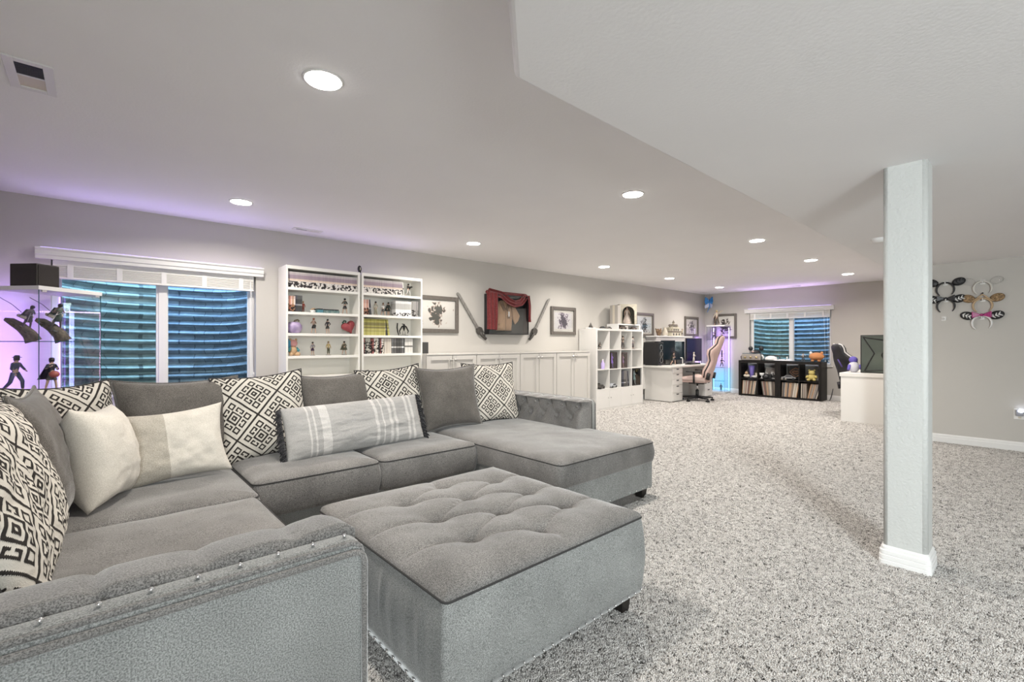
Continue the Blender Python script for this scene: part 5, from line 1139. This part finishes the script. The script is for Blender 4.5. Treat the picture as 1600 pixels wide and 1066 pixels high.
MB().prism([(0, -.02), (.03, .10), (.11, .16), (.13, .04), (.08, -.05)], -.006, .006, 'y').build('wing', M_bl, t, rot=(0, 0, R(28))); MB().prism([(0, -.02), (-.03, .10), (-.10, .15), (-.11, .03), (-.08, -.06)], -.006, .006, 'y').build('wing', M_bl, t, rot=(0, 0, R(-28)))
MB().prism([(0, 0), (.10, -.05), (.06, -.13), (0, -.09)], -.005, .005, 'y').build('lower_wing', M_bl2, t, rot=(0, 0, R(20))); MB().prism([(0, 0), (-.12, -.07), (-.10, -.14), (0, -.09)], -.005, .005, 'y').build('lower_wing', M_bl2, t, rot=(0, 0, R(-20)))
MB().tube([(0, 0, .08), (0, 0, -.10), (-.06, 0, -.24)], [.012, .014, .004], 7).build('body', M_bl, t, smooth=True); MB().tube([(0, 0, .08), (0, .0, .23)], .0015, 4).build('thread', M_dkgrey, t)

# ------------------------------------------------------------------ black record shelves under the far window
BX = 11.0
for y1, lab in ((4.505, 'black two by two cube shelf of records, left one under the far window'), (3.685, 'black two by two cube shelf of records, right one under the far window')):
    cube_shelf(lab, (BX, y1, 0), R(-90), 2, 2, .344, .39, M_espresso, th=.056, inner=.018)
M_rec = rnd_mat('record_sleeves', [(.50, .42, .32), (.30, .24, .19), (.62, .56, .47), (.16, .13, .11), (.55, .35, .22), (.40, .36, .32), (.68, .64, .57), (.24, .10, .08), (.10, .10, .11)])
def records(n, ya, yb, lean, lab, grp):
    w = (ya-yb)/n; me = MB().box((0, -w*.45, 0), (.31, w*.45, .305)).mesh('record_sleeve', M_rec)
    for k in range(n):
        o = bpy.data.objects.new('record_sleeve', me); COL.objects.link(o); tag(o, lab, 'record', grp); le = lean(k, n)
        o.location = (BX+.03+random.uniform(0, .01), ya-w*(k+.5), .057+abs(math.sin(le))*w*.45); o.rotation_euler = (le, 0, 0)
records(16, 4.44, 4.18, lambda k, n: R(3+7*k/n), 'record sleeve in the lower left compartment of the left black shelf', 'records in the lower left compartment')
records(13, 3.99, 3.745, lambda k, n: R(-9+7*k/n), 'record sleeve in the second lower compartment of the left black shelf', 'records in the second lower compartment')
records(14, 3.615, 3.33, lambda k, n: R(2+9*k/n), 'record sleeve in the third lower compartment, right black shelf', 'records in the third lower compartment')
records(5, 3.25, 3.15, lambda k, n: R(1), 'upright record sleeve in the last lower compartment', 'upright records in the last compartment'); records(8, 3.13, 2.96, lambda k, n: R(12+4*k/n), 'steeply leaning record sleeve in the last lower compartment', 'leaning records in the last compartment')
ZB = .424; XI = 11.10
t = thing('vase', 'violet tapered vase in the upper left compartment of the black shelves', 'vase', (XI+.08, 4.285, ZB)); MB().lathe([(.03, 0), (.035, .01), (.05, .15), (.066, .27), (.060, .27), (.03, .02)], n=18).build('body', mat('violet_vase', (.30, .24, .75), .3), t, smooth=True); MB().lathe([(.04, 0), (.042, .008), (.03, .012)], n=18).build('foot', M_trim, t)
t = thing('bottle', 'dark tall bottle beside the violet vase', 'bottle', (XI+.06, 4.15, ZB)); MB().lathe([(.045, 0), (.05, .02), (.05, .14), (.02, .20), (.016, .29)], n=16).build('body', mat('brown_green_glass', (.10, .09, .05), .2), t, smooth=True); MB().lathe([(.051, .04), (.051, .11)], n=16).build('label', M_cream, t)
t = thing('ornament', 'little cream rabbit like ornament in front of the violet vase', 'ornament', (XI-.01, 4.36, ZB), R(-80)); MB().ell((0, 0, .04), .07, .05, .04).build('body', M_cream, t, smooth=True); MB().ell((0, -.02, .10), .035, .035, .04).build('head', M_tan, t, smooth=True); MB().tube([(0, -.02, .12), (.01, 0, .17)], [.012, .005], 6).build('hat', M_hilt, t, smooth=True)
t = thing('bowl', 'white curved dish at the foot of the dark bottle', 'dish', (XI-.03, 4.17, ZB)); MB().lathe([(.02, 0), (.06, .015), (.08, .05), (.075, .05), (.05, .02), (.001, .01)], n=18).build('bowl', M_trim, t, smooth=True); MB().lathe([(.022, 0), (.025, .004), (.02, .006)], n=12).build('foot', M_trim, t)
t = thing('photo', 'grey unframed print leaning in the second upper compartment', 'picture', (XI+.14, 3.88, ZB), R(-90)); t.rotation_euler = (R(-10), 0, R(-90)); MB().box((-.14, 0, 0), (.14, .008, .24)).build('board', M_mount, t); MB().box((-.13, -.001, .012), (.13, 0, .228)).build('sheet', art_mat('grey_scene', (.40, .36, .34), (.16, .14, .13), 6, 3.3), t)
t = thing('photo', 'small white print with dark figures in front of the grey one', 'picture', (XI+.02, 3.79, ZB), R(-90)); t.rotation_euler = (R(-12), 0, R(-85)); MB().box((-.07, 0, 0), (.07, .008, .15)).build('board', M_trim, t); MB().box((-.055, -.001, .012), (.055, 0, .138)).build('sheet', art_mat('dark_figures', (.7, .68, .66), (.02, .02, .02), 12, 6.1), t)
t = thing('camera', 'vintage black and silver camera in the second upper compartment', 'camera', (XI+.0, 3.93, ZB), R(-90)); MB().box((-.09, -.03, 0), (.09, .03, .10)).build('body', M_black, t, bevel=.006); MB().cyl((0, -.03, .05), (0, -.075, .05), .036).build('lens', M_dkgrey, t, smooth=True); MB().box((-.03, -.025, .10), (.03, .025, .125)).build('viewfinder', M_metal, t, bevel=.004)
t = thing('cup', 'small white goblet beside the vintage camera', 'cup', (XI-.02, 4.035, ZB)); MB().lathe([(.03, 0), (.008, .012), (.008, .05), (.045, .07), (.05, .12), (.045, .12), (.02, .075)], n=16).build('bowl', M_trim, t, smooth=True); MB().lathe([(.032, 0), (.03, .006)], n=16).build('foot', M_trim, t)
t = thing('plaque', 'bronze diamond shaped emblem plaque in the third upper compartment', 'plaque', (XI+.14, 3.40, ZB), R(-90)); MB().box((-.13, 0, 0), (.13, .02, .29)).build('backboard', M_black, t); M_br = mat('bronze_gilt', (.36, .20, .12), .4, metal=.6)
mb = MB(); mb.tube([(x_*.12, -.012, .155+z_*.10) for x_, z_ in [(-1, 0), (-.5, .62), (0, .95), (.5, .62), (1, 0), (.5, -.62), (0, -.95), (-.5, -.62)]], .010, 6, closed=True); mb.build('rim', M_br, t, smooth=True)
mb = MB(); mb.tube([(-.075, -.012, .155), (-.03, -.014, .185), (0, -.014, .175), (.03, -.014, .185), (.075, -.012, .155), (.03, -.014, .125), (0, -.014, .12), (-.03, -.014, .125)], .010, 6, closed=True); mb.tube([(-.06, -.012, .155), (.06, -.012, .155)], .005, 5); mb.build('lips', M_br, t, smooth=True)
model_car('black and silver model motor car in the third upper compartment', (XI+.0, 3.50, ZB), R(-75), 1.2, (.25, .25, .26)); 
t = thing('box', 'flat cream box at the left of the third upper compartment', 'box', (XI-.03, 3.60, ZB)); MB().box((-.04, -.07, 0), (.04, .05, .03)).build('carton', M_cream, t, bevel=.003); MB().box((-.041, -.07, .02), (.041, .05, .022)).build('lid_seam', M_hilt, t)
# plain plush stand-ins for two recognisable toys
t = thing('plush_toy', 'plain yellow plush toy sitting in the right upper compartment', 'toy', (XI+.02, 3.07, ZB), R(-80)); M_yp = mat('yellow_plush', (.60, .50, .18), .9, bump=.4, bscale=200)
MB().ell((0, 0, .07), .085, .07, .07).build('body', M_yp, t, smooth=True); MB().ell((0, -.01, .165), .062, .058, .055).build('head', M_yp, t, smooth=True)
for s in (-1, 1): MB().ell((s*.045, -.01, .215), .02, .014, .022).build('ear', M_yp, t, smooth=True); MB().tube([(s*.07, -.03, .10), (s*.095, -.06, .06)], [.024, .02], 8).build('arm', M_yp, t, smooth=True); MB().tube([(s*.04, -.05, .025), (s*.06, -.10, .022)], [.03, .025], 8).build('leg', M_yp, t, smooth=True)
ZT = .824
t = thing('plush_toy', 'plain orange round plush toy on top at the right end of the black shelves', 'toy', (11.17, 3.0, ZT), R(-90)); M_op = mat('orange_plush', (.62, .28, .12), .9, bump=.4, bscale=200)
MB().ell((0, 0, .105), .14, .10, .085, 16, 10).build('body', M_op, t, smooth=True)
for s in (-1, 1): MB().ell((s*.10, -.02, .175), .03, .02, .035).build('ear', M_trim if s < 0 else M_op, t, smooth=True); MB().tube([(s*.06, -.05, .03), (s*.06, -.055, .0)], [.03, .026], 8).build('leg', M_op, t, smooth=True)
t = thing('toolbox', 'grey metal box with three round knobs on top of the black shelves', 'box', (11.17, 4.27, ZT), R(-88)); MB().box((-.20, -.10, 0), (.20, .10, .13)).build('case', mat('brushed_tin', (.42, .38, .35), .4, metal=.5), t, bevel=.008); MB().box((-.19, -.09, .13), (.19, .09, .16)).build('lid', mat('slate_lid', (.16, .18, .20), .5), t, bevel=.01)
for k in (-1, 0, 1): MB().ell((k*.12, -.105, .06), .024, .012, .024).build('knob', mat('brass_knob', (.45, .36, .18), .3, metal=.8), t, smooth=True)
for s in (-1, 1): MB().tube([(s*.20, 0, .11), (s*.235, 0, .07), (s*.22, 0, .01)], .022, 8).build('handle', M_hilt if s < 0 else M_trim, t, smooth=True)
t = thing('pompom_hat', 'black cap with two round pompoms lying on the grey metal box', 'hat', (11.17, 4.19, ZT+.16), R(-90)); MB().lathe([(.10, 0), (.095, .03), (.06, .06), (.001, .068)], n=18).build('crown', M_black, t, smooth=True)
for s in (-1, 1): MB().ell((s*.115, 0, .10), .052, .03, .052, 14, 10).build('pompom', M_black, t, smooth=True)
MB().ell((-.03, -.095, .03), .022, .008, .018).build('patch', mat('patch_white', (.7, .5, .45), .6), t, smooth=True)
t = thing('visor', 'white rounded goggles case with a dark strap on top of the black shelves', 'headset', (11.16, 3.87, ZT), R(-90)); MB().lathe([(.12, 0), (.13, .03), (.11, .075), (.05, .10), (.001, .104)], n=20, sy=.7).build('shell', M_trim, t, smooth=True); MB().tube([(.05, .03, .09), (.12, .05, .115), (.17, .03, .07), (.17, 0, .02)], .014, 8).build('strap', M_dkgrey, t, smooth=True)
t = thing('cloth', 'crumpled white cloth lying on top in the middle of the black shelves', 'cloth', (11.16, 3.62, ZT), R(-90)); random.seed(5)
MB().grid(24, 14, lambda u, v: ((u-.5)*.36, (v-.5)*.2, .004+.05*abs(fbm(u*4, v*3, 1.2, 3))*min(1, 6*min(u, 1-u, v, 1-v)))).build('sheet', M_trim, t, smooth=True)
t2 = thing('candle', 'slim white candle beside the crumpled cloth', 'candle', (11.2, 3.56, ZT)); MB().cyl((0, 0, 0), (0, 0, .09), .012).build('stick', M_trim, t2, smooth=True); MB().cyl((0, 0, 0), (0, 0, .008), .03).build('dish', M_trim, t2)
figurine('grey crouching figurine on a dark base on top of the right black shelf', (11.15, 3.24, ZT), R(-80), .18, 'stride', (.10, .09, .1), (.50, .52, .56), (.06, .06, .07), basec=(.03, .03, .03))
tag(MB().tube([(11.25+.02*math.sin(k*.5), 2.80-.07*math.sin(k*PI/12), .02+.14*(1-math.cos(k*PI/6))*.9) for k in range(13)], .006, 6).build('power_cord', M_dkgrey, None, smooth=True), 'grey power cord looping up beside the right black shelf', 'cord')

# ------------------------------------------------------------------ desk by the column
t = thing('desk', 'white panel ended desk standing against the wall behind the column', 'desk', (8.50, 1.30, 0))
MB().box((0, 0, .70), (1.8, .68, .755)).build('desk_top', M_white, t, bevel=.003)
for a in (.012, 1.75): MB().box((a, .012, 0), (a+.04, .665, .70)).build('end_panel', M_white, t, bevel=.002)
MB().box((.05, .02, .3), (1.75, .04, .70)).build('modesty_panel', M_white, t)
t = thing('computer_tower', 'large computer case with a smoky glass side and chevron trim on the white desk', 'computer', (8.72, 1.53, .755)); M_gl = mat('green_smoke_glass', (.16, .19, .17), .08, metal=.6)
MB().box((0, -.23, .0), (.26, .23, .575)).build('case', M_black, t, bevel=.004); MB().box((-.005, -.215, .015), (0, .215, .56)).build('side_glass', M_gl, t)
for a, b in (((.20, .55), (.06, .30)), ((.06, .30), (.18, .03)), ((.19, .54), (-.20, .47)), ((.18, .03), (-.1, .06))): MB().tube([(-.008, a[0], a[1]), (-.008, b[0], b[1])], .008, 6).build('chevron_trim', M_black, t)
MB().box((-.008, -.20, .22), (-.003, -.10, .40)).build('radiator_label', M_cream, t); MB().tube([(-.008, -.07+.04*math.cos(k*PI/8), .27+.05*math.sin(k*PI/8)) for k in range(16)], .006, 6, closed=True).build('fan_ring', M_black, t)
t = thing('plush_toy', 'violet and pale grey plush sitting on the white desk beside the computer case', 'toy', (8.80, 1.86, .755), R(-60)); MB().ell((0, 0, .08), .08, .07, .085).build('body', mat('pale_plush', (.55, .54, .60), .9), t, smooth=True); MB().ell((.0, .02, .19), .06, .055, .055).build('head', mat('violet_plush', (.13, .10, .42), .9), t, smooth=True)
for s in (-1, 1): MB().tube([(s*.06, -.02, .11), (s*.09, -.05, .04)], [.024, .018], 8).build('arm', mat('violet_plush', (.13, .1, .42)), t, smooth=True)

# ------------------------------------------------------------------ right wall: headbands on hooks, outlet
XW = XR
def headband(label, y, z, band, ears, ear2=None, bow=None, s=1.0, extra=None):
    t = thing('headband', label, 'headband', (XW-.028, y, z), 0)
    pts = [(0, .078*s*math.cos(R(a)), .085*s*math.sin(R(a))) for a in range(-52, 233, 12)]
    MB().tube(pts, [.004+.006*min(1, (i+1)/5, (len(pts)-i)/5) for i in range(len(pts))], 8).build('band', band, t, smooth=True)
    for sg in (-1, 1):
        e = MB().lathe([(.001, -.012), (.045, -.010), (.058, 0), (.045, .010), (.001, .012)], n=22).build('ear', ears, t, smooth=True)
        e.location = (.004, sg*.118*s, .088*s); e.scale = (.80*s, 1.05*s, 1)
        if sg: e.rotation_euler = (Matrix.Rotation(R(22*sg), 4, 'X') @ Matrix.Rotation(R(90), 4, 'Y')).to_euler()
        if ear2:
            for k in range(3):
                b = MB().tube([(-.008, -.040+.030*k, -.032), (-.013, -.016+.024*k, .0), (-.009, -.036+.030*k, .030)], [.005, .009, .004], 6).build('stripe', ear2, e, smooth=True); b.rotation_euler = (0, R(-90), 0)
    if bow:
        for sg in (-1, 1): MB().loft([[(-.012+.02*a, sg*.012, .092*s+zz*.010) for a, zz in ((0, -1), (1, -1), (1, 1), (0, 1))], [(-.030+.05*a, sg*.080, .098*s+zz*.038) for a, zz in ((0, -1), (1, -1), (1, 1), (0, 1))]]).build('bow_loop', bow, t, bevel=.006)
        MB().ell((-.008, 0, .092*s), .016, .016, .018).build('bow_knot', bow, t, smooth=True)
    if extra: extra(t)
    return t
M_leo = mat('leopard_plush', (.10, .06, .03), .8, nscale=60, col2=(.48, .32, .17)); M_mag = mat('magenta_sequin', (.36, .03, .17), .35, noise=.5, nscale=200); M_clear = mat('pale_translucent', (.62, .60, .56), .3); M_gold = mat('tan_cord', (.50, .36, .22), .5)
headband('black headband with round black ears, upper left on the wall beside the column', .70, 1.845, M_black, M_black, M_dkgrey)
headband('black and white striped headband with a black bow, lower left beside the column', .695, 1.645, M_black, M_black, M_trim, M_blk)
headband('clear pale headband hanging at the top right, almost invisible on the wall', .385, 1.835, M_clear, M_fglass, None, None, .95)
def tiara(t): 
    MB().tube([(-.006, -.085, .05), (-.012, -.03, .10), (-.012, 0, .13), (-.012, .03, .10), (-.006, .085, .05)], .007, 8).build('tiara', M_gold, t, smooth=True); MB().ell((-.012, 0, .142), .009, .009, .010).build('bead', M_black, t, smooth=True)
headband('leopard patterned headband with a tan braid tiara, middle right on the wall', .385, 1.635, M_gold, M_leo, None, None, 1.0, tiara)
headband('white headband with zebra ears and a magenta bow, lowest on the wall', .392, 1.435, M_trim, M_black, M_trim, M_mag, 1.02)
HK = [(.70, 1.925, 'black headband with round ears'), (.695, 1.725, 'striped black and white headband'), (.385, 1.91, 'clear pale headband'), (.385, 1.71, 'leopard headband'), (.392, 1.505, 'zebra headband'), (.715, 1.505, '')]
for y_, z_, w_ in HK:
    t = thing('wall_hook', ('small white adhesive hook holding the '+w_) if w_ else 'empty small white adhesive hook on the wall beside the column', 'hook', (XW, y_, z_))
    MB().box((-.004, -.022, -.028), (0, .022, .022)).build('plate', M_trim, t, bevel=.0015); MB().tube([(-.004, 0, -.005), (-.045, 0, -.012), (-.05, 0, .008)], [.007, .006, .005], 8).build('hook', M_trim, t, smooth=True)
t = thing('wall_outlet', 'white wall outlet with a glowing night light at the right edge above the baseboard', 'outlet', (XW, .098, .425)); MB().box((-.006, -.045, -.06), (0, .045, .06)).build('plate', M_trim, t, bevel=.002)
MB().box((-.035, -.03, -.02), (-.006, .03, .045)).build('night_light', mat('grey_plastic', (.25, .25, .27), .4), t, bevel=.004); MB().ell((-.035, -.008, .035), .012, .022, .014).build('bulb', mat('night_bulb', (.8, .85, 1), .4, emit=12, ecol=(.75, .82, 1)), t, smooth=True); MB().box((-.0065, -.012, -.05), (-.006, .012, -.03)).build('socket', M_cream, t)
t = thing('smoke_detector', 'white round smoke detector under the soffit behind the column', 'detector', (5.33, .935, ZS)); MB().lathe([(.06, 0), (.06, -.012), (.045, -.035), (.001, -.038)], n=20).build('body', M_trim, t, smooth=True); MB().lathe([(.064, 0), (.064, -.006), (.06, -.006)], n=20).build('base', M_trim, t)

# ------------------------------------------------------------------ carpet pile: real twisted tufts over the visible carpet, thinning with distance
def carpet_pile():
    vs, fs, ds, ss = [], [], [], []
    c = .5; inside = lambda x, y: (-.62 < x < .6 and 1.2 < y < 3.86) or (.6 <= x < 3.3 and 2.85 < y < 3.86) or (2.2 < x < 3.25 and 2.0 < y < 3.86) or (3.1 < x < 6.5 and y > 5.1)
    fx, fy = math.cos(R(48.2)), math.sin(R(48.2))
    step = .2; x = -1.0
    while x < 11.4:
        y = -1.8
        while y < 5.5:
            cx, cy = x+step/2, y+step/2; d = cx*fx+cy*fy; l = cx*fy-cy*fx
            if d > .5 and abs(l) < d*1.22+.8 and not inside(cx, cy) and not (cx > XR and cy < 1.25) and cx < XR+4:
                den = 26000*min(1, (2.4/d)**1.15); sc = min(1.5, max(1, (d/2.4)**.38))
                if d < 11.5:
                    b = len(vs); vs += [(x, y, 0), (x+step, y, 0), (x+step, y+step, 0), (x, y+step, 0)]; fs.append((b, b+1, b+2, b+3)); ds.append(den); ss.append(sc)
            y += step
        x += step
    me = bpy.data.meshes.new('carpet_pile'); me.from_pydata(vs, [], fs)
    a = me.attributes.new('dens', 'FLOAT', 'FACE'); a.data.foreach_set('value', ds)
    a = me.attributes.new('tsize', 'FLOAT', 'FACE'); a.data.foreach_set('value', ss)
    o = bpy.data.objects.new('carpet_pile', me); COL.objects.link(o); o['kind'] = 'stuff'
    o.parent = bpy.data.objects['floor']
    m = bpy.data.materials.new('carpet_yarn'); m.use_nodes = True; nt = m.node_tree; N = nt.nodes; L = nt.links; b = N['Principled BSDF']
    b.inputs['Roughness'].default_value = .95; b.inputs['Specular IOR Level'].default_value = .1
    oi = N.new('ShaderNodeObjectInfo'); r = N.new('ShaderNodeValToRGB'); e = r.color_ramp.elements
    e[0].position = 0; e[0].color = (.10, .095, .09, 1); e[1].position = 1; e[1].color = (.80, .775, .75, 1); k = e.new(.25); k.color = (.48, .46, .44, 1)
    L.new(oi.outputs['Random'], r.inputs['Fac']); L.new(r.outputs['Color'], b.inputs['Base Color'])
    tufts = []
    tc = bpy.data.collections.new('tuft_source')
    for v in range(3):
        rnd = random.Random(v); mb = MB()
        for q in range(3):
            a0 = rnd.uniform(0, 2*PI); l = rnd.uniform(.004, .009); hgt = rnd.uniform(.009, .014); bx, by = rnd.uniform(-.002, .002), rnd.uniform(-.002, .002)
            mb.tube([(bx, by, -.001), (bx+l*.4*math.cos(a0), by+l*.4*math.sin(a0), hgt*.6), (bx+l*math.cos(a0+.6), by+l*math.sin(a0+.6), hgt)], [.0017, .0021, .0013], 4)
        mm = mb.mesh('tuft', m, True); to = bpy.data.objects.new('tuft', mm); tufts.append(to); tc.objects.link(to)
    ng = bpy.data.node_groups.new('pile', 'GeometryNodeTree')
    ng.interface.new_socket('Geometry', in_out='INPUT', socket_type='NodeSocketGeometry'); ng.interface.new_socket('Geometry', in_out='OUTPUT', socket_type='NodeSocketGeometry')
    n = ng.nodes; k = ng.links
    gi = n.new('NodeGroupInput'); go = n.new('NodeGroupOutput'); di = n.new('GeometryNodeDistributePointsOnFaces'); na = n.new('GeometryNodeInputNamedAttribute'); na.data_type = 'FLOAT'; na.inputs[0].default_value = 'dens'
    nb = n.new('GeometryNodeInputNamedAttribute'); nb.data_type = 'FLOAT'; nb.inputs[0].default_value = 'tsize'
    ci = n.new('GeometryNodeCollectionInfo'); ci.inputs['Collection'].default_value = tc; ci.inputs['Separate Children'].default_value = True; ci.inputs['Reset Children'].default_value = True
    io = n.new('GeometryNodeInstanceOnPoints'); io.inputs['Pick Instance'].default_value = True
    rv = n.new('FunctionNodeRandomValue'); rv.data_type = 'FLOAT_VECTOR'; rv.inputs[0].default_value = (-.25, -.25, 0); rv.inputs[1].default_value = (.25, .25, 6.283)
    k.new(gi.outputs[0], di.inputs['Mesh']); k.new(na.outputs[0], di.inputs['Density']); k.new(di.outputs['Points'], io.inputs['Points']); k.new(ci.outputs[0], io.inputs['Instance'])
    k.new(rv.outputs[0], io.inputs['Rotation']); k.new(nb.outputs[0], io.inputs['Scale']); k.new(io.outputs[0], go.inputs[0])
    md = o.modifiers.new('pile', 'NODES'); md.node_group = ng
carpet_pile()
